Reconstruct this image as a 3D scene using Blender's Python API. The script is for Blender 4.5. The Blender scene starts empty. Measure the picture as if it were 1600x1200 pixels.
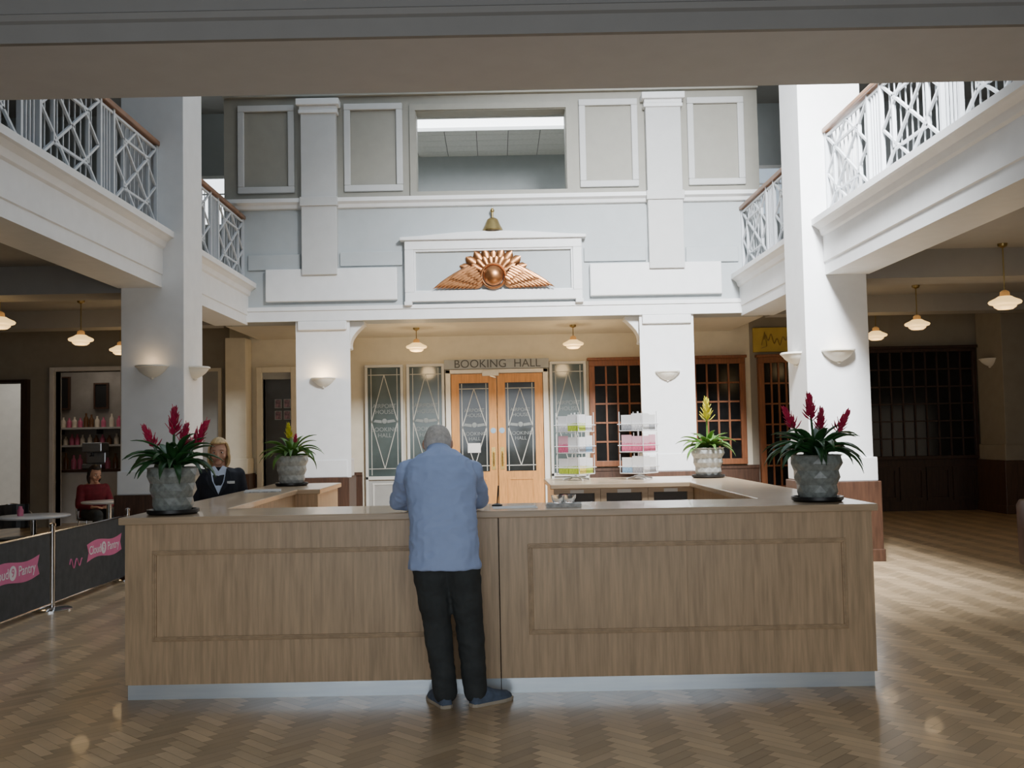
import bpy, bmesh, math, random
from mathutils import Vector, Matrix, noise
SC=bpy.context.scene; C=SC.collection
R=random.Random(11); PI=math.pi
V=Vector
# ------------------------------------------------------------------ camera
F=1560.0; CAMZ=1.5
CM=Matrix.Rotation(PI/2+0.0510,4,'X')@Matrix.Rotation(-0.0193,4,'Z')
cd=bpy.data.cameras.new('camera'); cam=bpy.data.objects.new('camera',cd); C.objects.link(cam)
cd.sensor_width=36; cd.lens=F/1600*36; cd.clip_end=200; cd.shift_x=.0160
cam.matrix_world=Matrix.Translation((0,0,CAMZ))@CM
SC.camera=cam
# ------------------------------------------------------------------ materials
def mat(n,col,rough=.6,metal=0,var=.10,scale=6,stretch=(1,1,1),bump=0,emit=0,ecol=None,trans=0,detail=4,coat=0,coord='Object',spec=.5,alpha=1):
    m=bpy.data.materials.new(n); m.use_nodes=True; t=m.node_tree; N=t.nodes; L=t.links
    b=N['Principled BSDF']
    tc=N.new('ShaderNodeTexCoord'); mp=N.new('ShaderNodeMapping'); mp.inputs['Scale'].default_value=stretch
    L.new(tc.outputs[coord],mp.inputs['Vector'])
    nz=N.new('ShaderNodeTexNoise'); nz.inputs['Scale'].default_value=scale; nz.inputs['Detail'].default_value=detail
    L.new(mp.outputs[0],nz.inputs['Vector'])
    cr=N.new('ShaderNodeValToRGB'); c=col
    cr.color_ramp.elements[0].position=.3; cr.color_ramp.elements[1].position=.7
    cr.color_ramp.elements[0].color=(c[0]*(1-var),c[1]*(1-var),c[2]*(1-var),1)
    cr.color_ramp.elements[1].color=(min(1,c[0]*(1+var)),min(1,c[1]*(1+var)),min(1,c[2]*(1+var)),1)
    L.new(nz.outputs['Fac'],cr.inputs['Fac']); L.new(cr.outputs['Color'],b.inputs['Base Color'])
    b.inputs['Roughness'].default_value=rough; b.inputs['Metallic'].default_value=metal
    b.inputs['Specular IOR Level'].default_value=spec
    if trans: b.inputs['Transmission Weight'].default_value=trans
    if coat: b.inputs['Coat Weight'].default_value=coat
    if alpha<1: b.inputs['Alpha'].default_value=alpha
    if bump:
        bp=N.new('ShaderNodeBump'); bp.inputs['Strength'].default_value=bump; bp.inputs['Distance'].default_value=.02
        L.new(nz.outputs['Fac'],bp.inputs['Height']); L.new(bp.outputs[0],b.inputs['Normal'])
    if emit:
        b.inputs['Emission Color'].default_value=(*(ecol or col),1); b.inputs['Emission Strength'].default_value=emit
    return m
M={}
M['white']=mat('white_paint',(.76,.77,.77),.5,var=.03)
M['railp']=mat('railing_paint',(.62,.65,.68),.45,var=.03)
M['blue']=mat('pale_blue_grey_paint',(.42,.455,.465),.6,var=.03)
M['beige']=mat('beige_paint',(.31,.30,.255),.6,var=.04)
M['beigel']=mat('pale_grey_paint',(.55,.555,.545),.6,var=.03)
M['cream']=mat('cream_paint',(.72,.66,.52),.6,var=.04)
M['cream_shaded']=mat('cream_paint_shaded',(.29,.26,.205),.6,var=.05)  # darkened copy of the cream: dimness of the outlying walls put into colour
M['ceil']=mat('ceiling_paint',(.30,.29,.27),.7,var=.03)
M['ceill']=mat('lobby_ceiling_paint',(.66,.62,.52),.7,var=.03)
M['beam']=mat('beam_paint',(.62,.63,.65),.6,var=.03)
M['beam_shaded']=mat('beam_face_shaded',(.27,.265,.255),.6,var=.03)  # darkened beam colour: shade on the near face is painted in
M['oak']=mat('oak_veneer_upright',(.545,.39,.24),.34,var=.19,scale=5,stretch=(10,10,.7),detail=9,bump=.02)
M['oaktop']=mat('oak_veneer_worktop',(.54,.40,.26),.28,var=.14,scale=5,stretch=(.8,9,9),detail=8,coat=.3)
M['oakdk']=mat('oak_moulding',(.50,.355,.215),.36,var=.16,scale=5,stretch=(4,4,4))
M['door']=mat('golden_oak',(.62,.285,.075),.4,var=.18,scale=5,stretch=(9,9,.8),detail=6)
M['brown']=mat('red_brown_wood',(.21,.075,.028),.42,var=.25,scale=5,stretch=(8,8,.8),detail=6)
M['dado']=mat('dark_dado_wood',(.070,.034,.020),.4,var=.3,scale=5,stretch=(8,8,.8),detail=6)
M['shut']=mat('dark_joinery_wood',(.040,.020,.013),.45,var=.3,scale=5,stretch=(8,8,.8),detail=6)
M['rail']=mat('handrail_wood',(.24,.12,.06),.35,var=.2,scale=6)
M['steel']=mat('brushed_steel',(.62,.66,.72),.28,1,var=.06,scale=6,stretch=(.5,8,8))
M['kick']=mat('bright_aluminium',(.78,.88,1.0),.20,.45,var=.05,scale=6,stretch=(.5,8,8))
M['chrome']=mat('chrome',(.75,.76,.78),.12,1,var=.03)
M['brass']=mat('brass',(.72,.52,.18),.25,1,var=.1)
M['copper']=mat('copper',(.40,.18,.075),.36,1,var=.25,scale=14)
M['gbrass']=mat('dark_brass',(.34,.25,.10),.35,1,var=.2)
M['black']=mat('black_plastic',(.015,.015,.016),.4)
M['glassd']=mat('dark_window_glass',(.010,.010,.010),.12,var=.3,spec=.25)
M['glassg']=mat('grey_green_etched_glass',(.075,.10,.098),.12,var=.35,scale=1.5)
M['glassb']=mat('door_glass_dark',(.025,.03,.03),.08,var=.4,scale=2)
M['lead']=mat('pale_leading',(.52,.52,.47),.5)
M['etch']=mat('etched_lettering',(.22,.245,.24),.6)
M['signl']=mat('sign_lettering_dark',(.07,.075,.07),.6)
M['glass']=mat('clear_glass',(.95,.97,.97),.02,trans=1,var=.0)
M['lamp']=mat('opal_glass_lit',(.95,.74,.42),.35,emit=1.6,ecol=(1,.64,.24),var=.05)
M['lampcap']=mat('lamp_cap_amber',(.55,.30,.10),.4,emit=.2,ecol=(1,.5,.15))
M['plaster']=mat('cream_plaster',(.78,.75,.66),.55,var=.05)
M['gframe']=mat('pale_grey_joinery',(.60,.60,.56),.5,var=.04)
M['pot']=mat('grey_green_glazed_pot',(.26,.285,.27),.28,var=.25,scale=40,bump=.02)
M['potl']=mat('pale_grey_glazed_pot',(.44,.46,.44),.28,var=.2,scale=40,bump=.02)
M['soil']=mat('potting_soil',(.03,.02,.014),.95,var=.4,scale=40,bump=.1)
M['leaf']=mat('dark_green_leaf',(.026,.095,.026),.35,var=.5,scale=9)
M['leafl']=mat('mid_green_leaf',(.10,.22,.035),.35,var=.5,scale=9)
M['red']=mat('crimson_bract',(.46,.018,.075),.4,var=.3,scale=12)
M['yellow']=mat('yellow_green_bract',(.62,.56,.03),.4,var=.3,scale=12)
M['paper']=mat('white_paper',(.82,.82,.80),.8,var=.04)
M['news']=mat('newsprint',(.50,.49,.47),.85,var=.35,scale=40)
M['skin']=mat('skin',(.56,.31,.21),.55,var=.08,scale=14)
M['hairg']=mat('grey_hair',(.60,.57,.53),.8,var=.2,scale=60)
M['hairb']=mat('blonde_hair',(.62,.43,.20),.5,var=.35,scale=30,stretch=(2,2,.3),bump=.04)
M['hairk']=mat('black_hair',(.02,.014,.012),.5,var=.3,scale=30)
M['shirt']=mat('light_blue_cotton',(.43,.56,.90),.85,var=.04,scale=7,bump=.08)
M['trous']=mat('charcoal_trousers',(.042,.048,.050),.85,var=.25,scale=9,bump=.2)
M['shoe']=mat('blue_canvas',(.10,.135,.20),.8,var=.2,scale=30)
M['sole']=mat('pale_rubber_sole',(.48,.42,.33),.7,var=.1)
M['jacket']=mat('dark_navy_suiting',(.014,.016,.025),.8,var=.2,scale=15)
M['blouse']=mat('pale_blue_blouse',(.66,.74,.90),.8,var=.08)
M['redtop']=mat('red_knit',(.15,.010,.02),.85,var=.2,scale=20)
M['eyew']=mat('eye_white',(.8,.8,.78),.3,var=.02)
M['eyed']=mat('eye_dark',(.03,.02,.015),.2)
M['lip']=mat('lip_pink',(.42,.13,.11),.5)
M['brow']=mat('eyebrow_brown',(.25,.13,.07),.7)
M['banner']=mat('dark_banner_fabric',(.06,.063,.065),.8,var=.2,scale=12)
M['pink']=mat('pink_print',(.72,.17,.34),.7,var=.06)
M['pinkw']=mat('white_print',(.85,.80,.82),.7,var=.03)
M['tablew']=mat('white_laminate',(.72,.73,.74),.25,var=.03)
M['leather']=mat('dark_brown_leather',(.05,.025,.017),.4,var=.3,scale=18,bump=.05)
M['bluesign']=mat('pale_blue_sign',(.30,.46,.62),.5)
M['ysign']=mat('yellow_sign',(.50,.36,.06),.6,var=.12,scale=3)
M['grey']=mat('grey_panel',(.10,.10,.10),.6,var=.1)
M['signg']=mat('grey_sign_glass',(.33,.34,.32),.3,var=.08)
M['greydoor']=mat('grey_paint_door',(.34,.34,.32),.6,var=.05)
M['tile']=mat('ceiling_tile',(.70,.70,.67),.8,var=.06,scale=20)
M['strip']=mat('skylight_strip',(1,1,1),.4,emit=6,ecol=(.92,.97,1))
M['winlit']=mat('daylit_window_glass',(.8,.85,.9),.4,emit=3.0,ecol=(.9,.96,1),var=.05)
M['winlit2']=mat('dim_window_glass',(.4,.47,.55),.3,emit=.55,ecol=(.7,.85,1),var=.1)
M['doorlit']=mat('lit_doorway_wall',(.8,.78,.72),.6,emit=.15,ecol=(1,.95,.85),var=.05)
M['cafewall']=mat('cafe_wall',(.27,.245,.215),.7,var=.15,scale=3)
M['cafew']=mat('cafe_white',(.58,.56,.53),.6,var=.05)
M['jar1']=mat('pink_bottle',(.55,.13,.22),.35,var=.1)
M['jar2']=mat('cream_bottle',(.7,.62,.5),.35,var=.1)
M['jar3']=mat('brown_bottle',(.16,.07,.03),.25,var=.2)
M['picp']=mat('pink_print_picture',(.6,.35,.35),.6,var=.5,scale=20)
M['spot']=mat('downlight_lens',(1,.8,.5),.4,emit=2.5,ecol=(1,.7,.35))
def cardmat(n,top,bot,sp=.5):
    m=mat(n,bot,.5,var=.35,scale=14,coord='Generated'); t=m.node_tree; N=t.nodes; L=t.links
    cr=[x for x in N if x.type=='VALTORGB'][0]; tc=[x for x in N if x.type=='TEX_COORD'][0]
    nz=[x for x in N if x.type=='TEX_NOISE'][0]
    sx=N.new('ShaderNodeSeparateXYZ'); L.new(tc.outputs['Generated'],sx.inputs[0])
    ad=N.new('ShaderNodeMath'); ad.operation='MULTIPLY_ADD'; ad.inputs[1].default_value=.5
    L.new(nz.outputs['Fac'],ad.inputs[0]); L.new(sx.outputs['Z'],ad.inputs[2])
    gt=N.new('ShaderNodeMath'); gt.operation='GREATER_THAN'; gt.inputs[1].default_value=sp+.25; L.new(ad.outputs[0],gt.inputs[0])
    mx=N.new('ShaderNodeMix'); mx.data_type='RGBA'; L.new(gt.outputs[0],mx.inputs['Factor'])
    L.new(cr.outputs['Color'],mx.inputs['A']); mx.inputs['B'].default_value=(*top,1)
    L.new(mx.outputs['Result'],N['Principled BSDF'].inputs['Base Color'])
    return m
# parquet
def floormat():
    m=mat('herringbone_parquet',(.5,.5,.5),.30,var=.2,scale=2.5,stretch=(1,1,1),detail=6,coat=.08); t=m.node_tree; N=t.nodes; L=t.links
    at=N.new('ShaderNodeAttribute'); at.attribute_name='Col'
    cr=[x for x in N if x.type=='VALTORGB'][0]
    mx=N.new('ShaderNodeMix'); mx.data_type='RGBA'; mx.blend_type='MULTIPLY'; mx.inputs['Factor'].default_value=1
    cr.color_ramp.elements[0].color=(.86,.86,.86,1); cr.color_ramp.elements[1].color=(1.05,1.05,1.05,1)
    L.new(at.outputs['Color'],mx.inputs['A']); L.new(cr.outputs['Color'],mx.inputs['B'])
    L.new(mx.outputs['Result'],N['Principled BSDF'].inputs['Base Color'])
    return m
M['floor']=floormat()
# ------------------------------------------------------------------ builders
ORG={}
def fin(name,me,mat_,parent,label):
    o=bpy.data.objects.new(name,me); C.objects.link(o)
    if mat_: me.materials.append(M[mat_] if isinstance(mat_,str) else mat_)
    if parent: o.parent=parent; ORG[o.name]=ORG[parent.name]
    if label: o['label']=label
    return o
def frames(pts):
    n=len(pts); T=[]
    for i in range(n):
        a=pts[max(0,i-1)]; b=pts[min(n-1,i+1)]; T.append((b-a).normalized())
    up=V((0,0,1)) if abs(T[0].z)<.9 else V((0,1,0))
    u=(up-T[0]*up.dot(T[0])).normalized(); U=[u]
    for i in range(1,n):
        u=U[-1]-T[i]*U[-1].dot(T[i]); U.append(u.normalized())
    return T,U
class MB:
    def __init__(s): s.v=[]; s.f=[]
    def add(s,vs,fs):
        o=len(s.v); s.v+=[V(v) for v in vs]; s.f+=[[i+o for i in f] for f in fs]; return s
    def box(s,x0,x1,y0,y1,z0,z1,X=None):
        vs=[V((x,y,z)) for x in(x0,x1) for y in(y0,y1) for z in(z0,z1)]
        if X: vs=[X@v for v in vs]
        return s.add(vs,[(0,1,3,2),(4,6,7,5),(0,4,5,1),(2,3,7,6),(0,2,6,4),(1,5,7,3)])
    def ring(s,x0,x1,z0,z1,w,y0,y1):
        s.box(x0,x1,y0,y1,z1-w,z1); s.box(x0,x1,y0,y1,z0,z0+w)
        s.box(x0,x0+w,y0,y1,z0+w,z1-w); return s.box(x1-w,x1,y0,y1,z0+w,z1-w)
    def loft(s,rings,caps=True):
        n=len(rings[0]); vs=[p for r in rings for p in r]; fs=[]
        for i in range(len(rings)-1):
            for j in range(n):
                a=i*n+j; b=i*n+(j+1)%n; fs.append((a,b,b+n,a+n))
        if caps: fs.append(list(range(n))[::-1]); fs.append([(len(rings)-1)*n+j for j in range(n)])
        return s.add(vs,fs)
    def tube(s,pts,rad,n=8,caps=True,phase=0):
        pts=[V(p) for p in pts]
        if not hasattr(rad,'__len__'): rad=[rad]*len(pts)
        T,U=frames(pts); rings=[]
        for p,t,u,r in zip(pts,T,U,rad):
            w=t.cross(u); rings.append([p+(u*math.cos(2*PI*(j+phase)/n)+w*math.sin(2*PI*(j+phase)/n))*r for j in range(n)])
        return s.loft(rings,caps)
    def bar(s,a,b,w): return s.tube([a,b],w*.707,4,phase=.5)
    def lathe(s,prof,n=24,c=(0,0,0),a0=0,a1=2*PI):
        c=V(c); full=abs(a1-a0-2*PI)<1e-6; k=n if full else n+1; vs=[]; fs=[]
        for r,z in prof:
            for j in range(k):
                a=a0+(a1-a0)*j/n; vs.append(c+V((r*math.cos(a),r*math.sin(a),z)))
        for i in range(len(prof)-1):
            for j in range(n):
                a=i*k+j; b=i*k+((j+1)%k if full else j+1); fs.append((a,b,b+k,a+k))
        if full:
            if prof[0][0]>1e-4: fs.append(list(range(k))[::-1])
            if prof[-1][0]>1e-4: fs.append([(len(prof)-1)*k+j for j in range(k)])
        return s.add(vs,fs)
    def prism(s,poly,a0,a1,axis='y'):
        n=len(poly)
        def mk(p,a):
            return V((p[0],a,p[1])) if axis=='y' else (V((a,p[0],p[1])) if axis=='x' else V((p[0],p[1],a)))
        vs=[mk(p,a0) for p in poly]+[mk(p,a1) for p in poly]
        fs=[list(range(n)),[n+i for i in range(n)][::-1]]+[(i,(i+1)%n,n+(i+1)%n,n+i) for i in range(n)]
        return s.add(vs,fs)
    def ellip(s,c,r,ax=None,nu=16,nv=10):
        c=V(c); ax=ax or (V((1,0,0)),V((0,1,0)),V((0,0,1)))
        vs=[c+ax[2]*r[2]]; fs=[]
        for i in range(1,nv):
            t=PI*i/nv
            for j in range(nu):
                p=2*PI*j/nu; vs.append(c+ax[0]*r[0]*math.sin(t)*math.cos(p)+ax[1]*r[1]*math.sin(t)*math.sin(p)+ax[2]*r[2]*math.cos(t))
        vs.append(c-ax[2]*r[2]); last=len(vs)-1
        for j in range(nu): fs.append((0,1+j,1+(j+1)%nu)); fs.append((last,last-nu+(j+1)%nu,last-nu+j))
        for i in range(nv-2):
            for j in range(nu):
                a=1+i*nu+j; b=1+i*nu+(j+1)%nu; fs.append((a,a+nu,b+nu,b))
        return s.add(vs,fs)
    def build(s,name,mat_,parent=None,smooth=False,bevel=0,label=None,solid=0,ang=40):
        if parent: org=ORG[parent.name]
        else:
            xs=[v.x for v in s.v]; ys=[v.y for v in s.v]; zs=[v.z for v in s.v]
            org=V(((min(xs)+max(xs))/2,(min(ys)+max(ys))/2,min(zs)))
        me=bpy.data.meshes.new(name); me.from_pydata([v-org for v in s.v],[],s.f)
        bm=bmesh.new(); bm.from_mesh(me)
        if not solid: bmesh.ops.recalc_face_normals(bm,faces=bm.faces)
        if smooth:
            for f in bm.faces: f.smooth=True
            for e in bm.edges:
                if len(e.link_faces)==2 and e.calc_face_angle(0)>math.radians(ang): e.smooth=False
        bm.to_mesh(me); bm.free()
        o=fin(name,me,mat_,parent,label)
        if not parent: o.location=org; ORG[o.name]=org
        if bevel:
            b=o.modifiers.new('bevel','BEVEL'); b.width=bevel; b.segments=2; b.limit_method='ANGLE'
        if solid:
            b=o.modifiers.new('solid','SOLIDIFY'); b.thickness=solid; b.offset=0
        return o
def tag(o,label,cat,group=None):
    o['label']=label; o['category']=cat
    if group: o['group']=group
    return o
def thing(name,label,cat,loc=(0,0,0),group=None):
    o=bpy.data.objects.new(name,None); C.objects.link(o); o.location=loc; o.empty_display_size=.1
    ORG[o.name]=V(loc); return tag(o,label,cat,group)
def struct(name,mb,m,parent=None,**k):
    o=mb.build(name,m,parent,**k)
    if not parent: o['kind']='structure'
    return o
def sthing(name,loc):
    o=bpy.data.objects.new(name,None); C.objects.link(o); o.location=loc; o['kind']='structure'; ORG[o.name]=V(loc); return o
TN=[0]
def trim(mb,m,**k):
    TN[0]+=1; return struct('trim_%d'%TN[0],mb,m,**k)
def copy_tree(o,parent=None):
    c=o.copy(); C.objects.link(c)
    if parent: c.parent=parent
    for ch in list(o.children): copy_tree(ch,c)
    return c
def place(o,first,loc,rz,label):
    c=o if first else copy_tree(o)
    c.location=loc; c.rotation_euler=(0,0,rz); c['label']=label; return c
def evalmesh(o):
    bpy.context.view_layer.update(); dg=bpy.context.evaluated_depsgraph_get()
    return bpy.data.meshes.new_from_object(o.evaluated_get(dg))
def text(body,size,X,name,m,parent,ext=.002,line=1.0):
    cu=bpy.data.curves.new('t','FONT'); cu.body=body; cu.size=size; cu.align_x='CENTER'; cu.align_y='CENTER'; cu.extrude=ext; cu.space_line=line
    ob=bpy.data.objects.new('t',cu); C.objects.link(ob); me=evalmesh(ob); bpy.data.objects.remove(ob)
    me.transform(X); me.transform(Matrix.Translation(-ORG[parent.name])); me.materials.clear(); me.name=name
    return fin(name,me,m,parent,None)
def face_cam(x,y,z): return Matrix.Translation((x,y,z))@Matrix.Rotation(PI/2,4,'X')
# ------------------------------------------------------------------ floor
def make_floor():
    w=.064; n=4; ca=math.cos(PI/4); vs=[];fs=[];cols=[]
    def rot(u,v): return ((u-v)*ca*w,(u+v)*ca*w+7)
    g=.014
    def blk(u0,u1,v0,v1,o):
        cx,cy=rot((u0+u1)/2,(v0+v1)/2)
        if not(-10.5<cx<10.5 and -3.9<cy<20.9): return
        i=len(vs)
        for (u,v) in((u0+g,v0+g),(u1-g,v0+g),(u1-g,v1-g),(u0+g,v1-g)):
            x,y=rot(u,v); vs.append((x,y,0))
        fs.append((i,i+1,i+2,i+3))
        k=R.uniform(.85,1.15)*(1.16 if o else .84); h=R.uniform(-.015,.015)  # one grain direction lighter: sheen on the blocks painted into their colour
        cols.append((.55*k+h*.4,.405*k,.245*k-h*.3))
    S=400
    for j in range(-S,S):
        for m in range(-S//8-2,S//8+2):
            x=j+2*n*m
            if -S<x<S: blk(x,x+n,j,j+1,0)
            y=j-2*n+1-2*n*m
            if -S<y<S: blk(j,j+1,y,y+n,1)
    i=len(vs); vs+= [(-10.6,-4,-.0015),(10.6,-4,-.0015),(10.6,21,-.0015),(-10.6,21,-.0015)]; fs.append((i,i+1,i+2,i+3)); cols.append((.2,.14,.085))
    me=bpy.data.meshes.new('floor'); me.from_pydata(vs,[],fs)
    ca_=me.color_attributes.new('Col','FLOAT_COLOR','CORNER')
    arr=[]
    for c in cols: arr+= [c[0],c[1],c[2],1]*4
    ca_.data.foreach_set('color',arr)
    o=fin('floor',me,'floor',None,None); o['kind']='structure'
make_floor()
# ------------------------------------------------------------------ shell
YB=15.3
b=MB()
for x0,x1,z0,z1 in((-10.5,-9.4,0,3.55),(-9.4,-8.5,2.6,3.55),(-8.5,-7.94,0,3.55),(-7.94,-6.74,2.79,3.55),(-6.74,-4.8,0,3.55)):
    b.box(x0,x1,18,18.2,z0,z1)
struct('wall_back_left',b,'cream_shaded')
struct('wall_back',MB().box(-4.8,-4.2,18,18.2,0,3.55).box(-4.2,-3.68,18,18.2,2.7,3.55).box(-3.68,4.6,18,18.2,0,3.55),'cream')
struct('wall_back_right',MB().box(4.6,10.5,18,18.2,0,3.55),'cream_shaded')
struct('wall_cafe_back',MB().box(-10.5,-3.2,20.8,21,0,3.5),'cafewall')
struct('wall_cafe_side',MB().box(-6.1,-5.9,18.2,20.8,0,3.5),'cafewall')
struct('wall_cafe_partition',MB().prism([(-8.5,18.2),(-8.42,18.2),(-9.32,20.8),(-9.4,20.8)],0,3.5,'z'),'cafewall')
struct('wall_doorway_back',MB().box(-10.4,-9.4,20.6,20.78,0,3.5),'doorlit')
struct('wall_recess_back',MB().box(-4.6,-3.3,18.9,19.0,0,3.2),'cafewall')
struct('ceiling',MB().box(-10.5,-3.2,18.2,21,3.5,3.6),'ceil')
struct('wall_left',MB().box(-10.7,-10.5,-4,21,0,7.7),'cream_shaded')
struct('wall_right',MB().box(10.5,10.7,-4,21,0,7.7),'cream_shaded')
struct('wall_front',MB().box(-10.5,10.5,-4.2,-4,0,7.7),'cream_shaded')
struct('wall_upper_back',MB().box(-10.5,10.5,18.4,18.6,3.9,7.6),'blue')
for s in(-1,1):
    x0,x1=sorted((s*4.27,s*10.5))
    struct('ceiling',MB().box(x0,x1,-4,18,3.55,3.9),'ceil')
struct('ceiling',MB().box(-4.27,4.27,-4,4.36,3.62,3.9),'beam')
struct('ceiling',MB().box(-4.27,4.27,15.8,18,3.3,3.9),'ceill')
# roof round the skylight
rf=MB().box(-10.5,-3.55,-4,18.6,7.6,7.8).box(3.55,10.5,-4,18.6,7.6,7.8).box(-3.55,3.55,-4,5.4,7.6,7.8).box(-3.55,3.55,15.3,18.6,7.6,7.8)
struct('ceiling',rf,'ceil')
sk=sthing('window_1',(0,10.3,7.7))
g=MB()
for i in range(8): g.box(-3.55+i*7.1/7-.03,-3.55+i*7.1/7+.03,5.4,15.3,7.68,7.76)
for i in range(6): g.box(-3.55,3.55,5.4+i*9.9/5-.03,5.4+i*9.9/5+.03,7.69,7.75)
g.build('glazing_bars','white',sk)
# near gallery beam
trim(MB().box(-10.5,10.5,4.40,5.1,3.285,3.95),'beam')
trim(MB().box(-10.5,10.5,4.37,4.40,3.285,3.95),'beam_shaded')  # thin slab carrying the painted shade of the near face
trim(MB().prism([(4.37,3.37),(4.355,3.38),(4.345,3.405),(4.37,3.42)],-10.5,10.5,'x'),'beam_shaded')
# cross beams in aisles and lobby
for s in(-1,1):
    x0,x1=sorted((s*4.30,s*10.5))
    trim(MB().box(x0,x1,11.45,12.0,3.22,3.56),'ceil')
    trim(MB().box(x0,x1,15.35,15.8,3.28,3.56),'ceil')
    trim(MB().box(x0,x1,8.2,8.6,3.36,3.56),'ceil')
# balcony fascias
for s in(-1,1):
    P=[(4.30,3.26),(3.80,3.26),(3.80,3.40),(3.785,3.41),(3.785,3.70),(3.76,3.72),(3.74,3.78),(3.69,3.82),(3.66,3.83),(3.66,3.90),(4.30,3.90)]
    P=[(s*x,z) for x,z in P]
    trim(MB().prism(P,5.1,11.36,'y'),'white'); trim(MB().prism(P,12.08,YB,'y'),'white')
def railing(s,y0,y1,label,spec):
    x=s*3.86; t=thing('balcony_railing',label,'railing',(x,(y0+y1)/2,3.9),'balcony railings')
    MB().box(x-.045,x+.045,y0,y1,4.90,4.955).build('handrail','rail',t,bevel=.012)
    tot=sum(spec); ys=[y0]
    for q in spec: ys.append(ys[-1]+(y1-y0)*q/tot)
    for y in ys:
        y=min(max(y,y0+.025),y1-.025); MB().box(x-.02,x+.02,y-.02,y+.02,3.9,4.90).build('post','railp',t)
    z0,z1=3.98,4.86
    for i,q in enumerate(spec):
        a=ys[i]+.03; e=ys[i+1]-.03; p=MB()
        def bar(ya,za,yb,zb,w=.018,dx=0): p.bar((x+dx,ya,za),(x+dx,yb,zb),w)
        for z in(z0,z1): bar(a-.03,z,e+.03,z,.026)
        if q<.5:
            for j in range(1,4): y=a+(e-a)*j/4; bar(y,z0,y,z1,.018)
        else:
            h=(e-a); v=(z1-z0); iy0,iy1=a+h*.2,e-h*.2; iz0,iz1=z0+v*.2,z1-v*.2
            for za in(iz0,iz1): bar(iy0,za,iy1,za,.024)
            for ya in(iy0,iy1): bar(ya,iz0,ya,iz1,.024)
            bar(a,z0,e,z1,.024); bar(a,z1,e,z0,.024)
            my=(a+e)/2; mz=(z0+z1)/2
            for ya,za,yb,zb in((a,mz,my,z1),(my,z1,e,mz),(e,mz,my,z0),(my,z0,a,mz)): bar(ya,za,yb,zb,.022)
            for j in range(1,10): y=a+h*j/10; bar(y,z0,y,z1,.011,s*.022)
        p.build('lattice_panel','railp',t)
railing(-1,5.1,11.36,'white lattice balcony railing at upper left in front of the left column',(1.25,.32,1.25,.32,1.25,.32,1.25))
railing(1,5.1,11.36,'white lattice balcony railing at upper right in front of the right column',(1.25,.32,1.25,.32,1.25,.32,1.25))
railing(-1,12.08,YB,'short white lattice balcony railing between left column and rear wall',(1.25,.32,1.25))
railing(1,12.08,YB,'short white lattice balcony railing between right column and rear wall',(1.25,.32,1.25))
# columns
def column(x0,x1,y0,y1,z1,label,m='white'):
    t=thing('column',label,'column',((x0+x1)/2,(y0+y1)/2,0))
    MB().box(x0,x1,y0,y1,.9,z1).build('shaft',m,t,bevel=.008)
    MB().box(x0-.035,x1+.035,y0-.035,y1+.035,.9,1.17).build('plinth',m,t,bevel=.012)
    MB().box(x0-.06,x1+.06,y0-.06,y1+.06,0,.9).build('wood_base','dado',t,bevel=.008)
    MB().box(x0-.075,x1+.075,y0-.075,y1+.075,0,.14).build('skirting','dado',t,bevel=.01)
    return t
column(-4.27,-3.55,11.36,12.08,7.6,'tall square white column on the left, beside the cafe tables')
column(3.55,4.27,11.36,12.08,7.6,'tall square white column on the right, brightly lit on its inner side')
def pier(x0,x1,s,label):
    t=column(x0,x1,15.32,15.98,3.3,label,'white')
    MB().box(x0-.09,x1+.09,15.30,15.32,.9,3.3).build('pilaster_face','white',t)
    MB().box(x0-.05,x1+.05,15.24,15.32,3.16,3.3).build('capital','white',t,bevel=.015)
    pts=[(0,0),(.30,0),(.30,-.06)]
    for i in range(9):
        a=i/8; pts.append((.28-.20*math.sin(a*PI/2),-.06-.30*a))
    pts+=[(.09,-.42),(0,-.44)]
    P=[(-s*(-2.32+p[0]),3.3+p[1]) for p in pts]
    MB().prism(P,15.42,15.70,'y').build('corbel_bracket','white',t,bevel=.01)
pier(-2.97,-2.32,-1,'shorter square pier left of the booking hall entrance, with lit sconce')
pier(2.32,2.97,1,'shorter square pier right of the booking hall entrance, in bright daylight')
column(8.65,9.3,17.0,17.9,3.55,'cream column at the far right edge beside the dark shutters','cream_shaded')
column(-4.76,-4.40,17.55,17.99,3.3,'narrow cream pilaster on the rear wall left of the grey sconce pier','cream')
# facade
struct('wall_facade',MB().box(-4.15,4.15,YB,15.8,3.3,5.17),'blue')
struct('wall_facade_upper',MB().box(-4.15,-1.16,YB,15.6,5.17,7.6).box(1.16,4.15,YB,15.6,5.17,7.6).box(-1.16,1.16,YB,15.6,6.55,7.6),'beige')
b=MB()
for x0,x1 in((-4.15,-2.93),(-2.39,2.39),(2.93,4.15)): b.prism([(YB,5.04),(15.24,5.05),(15.22,5.10),(15.16,5.13),(15.16,5.19),(YB,5.19)],x0,x1,'x')
trim(b,'white')
trim(MB().box(-3.8,3.8,15.24,YB,3.30,3.46).box(-3.8,3.8,15.22,YB,3.46,3.52),'white')
trim(MB().box(-3.78,-2.97,15.26,YB,4.10,4.34).box(2.97,3.78,15.26,YB,4.10,4.34).box(-2.36,-1.4,15.26,YB,4.14,4.36).box(1.4,2.36,15.26,YB,4.14,4.36),'blue',bevel=.01)
trim(MB().box(-3.5,-1.48,15.20,YB,3.60,4.10).box(1.48,3.5,15.20,YB,3.60,4.10),'white',bevel=.015)
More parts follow.
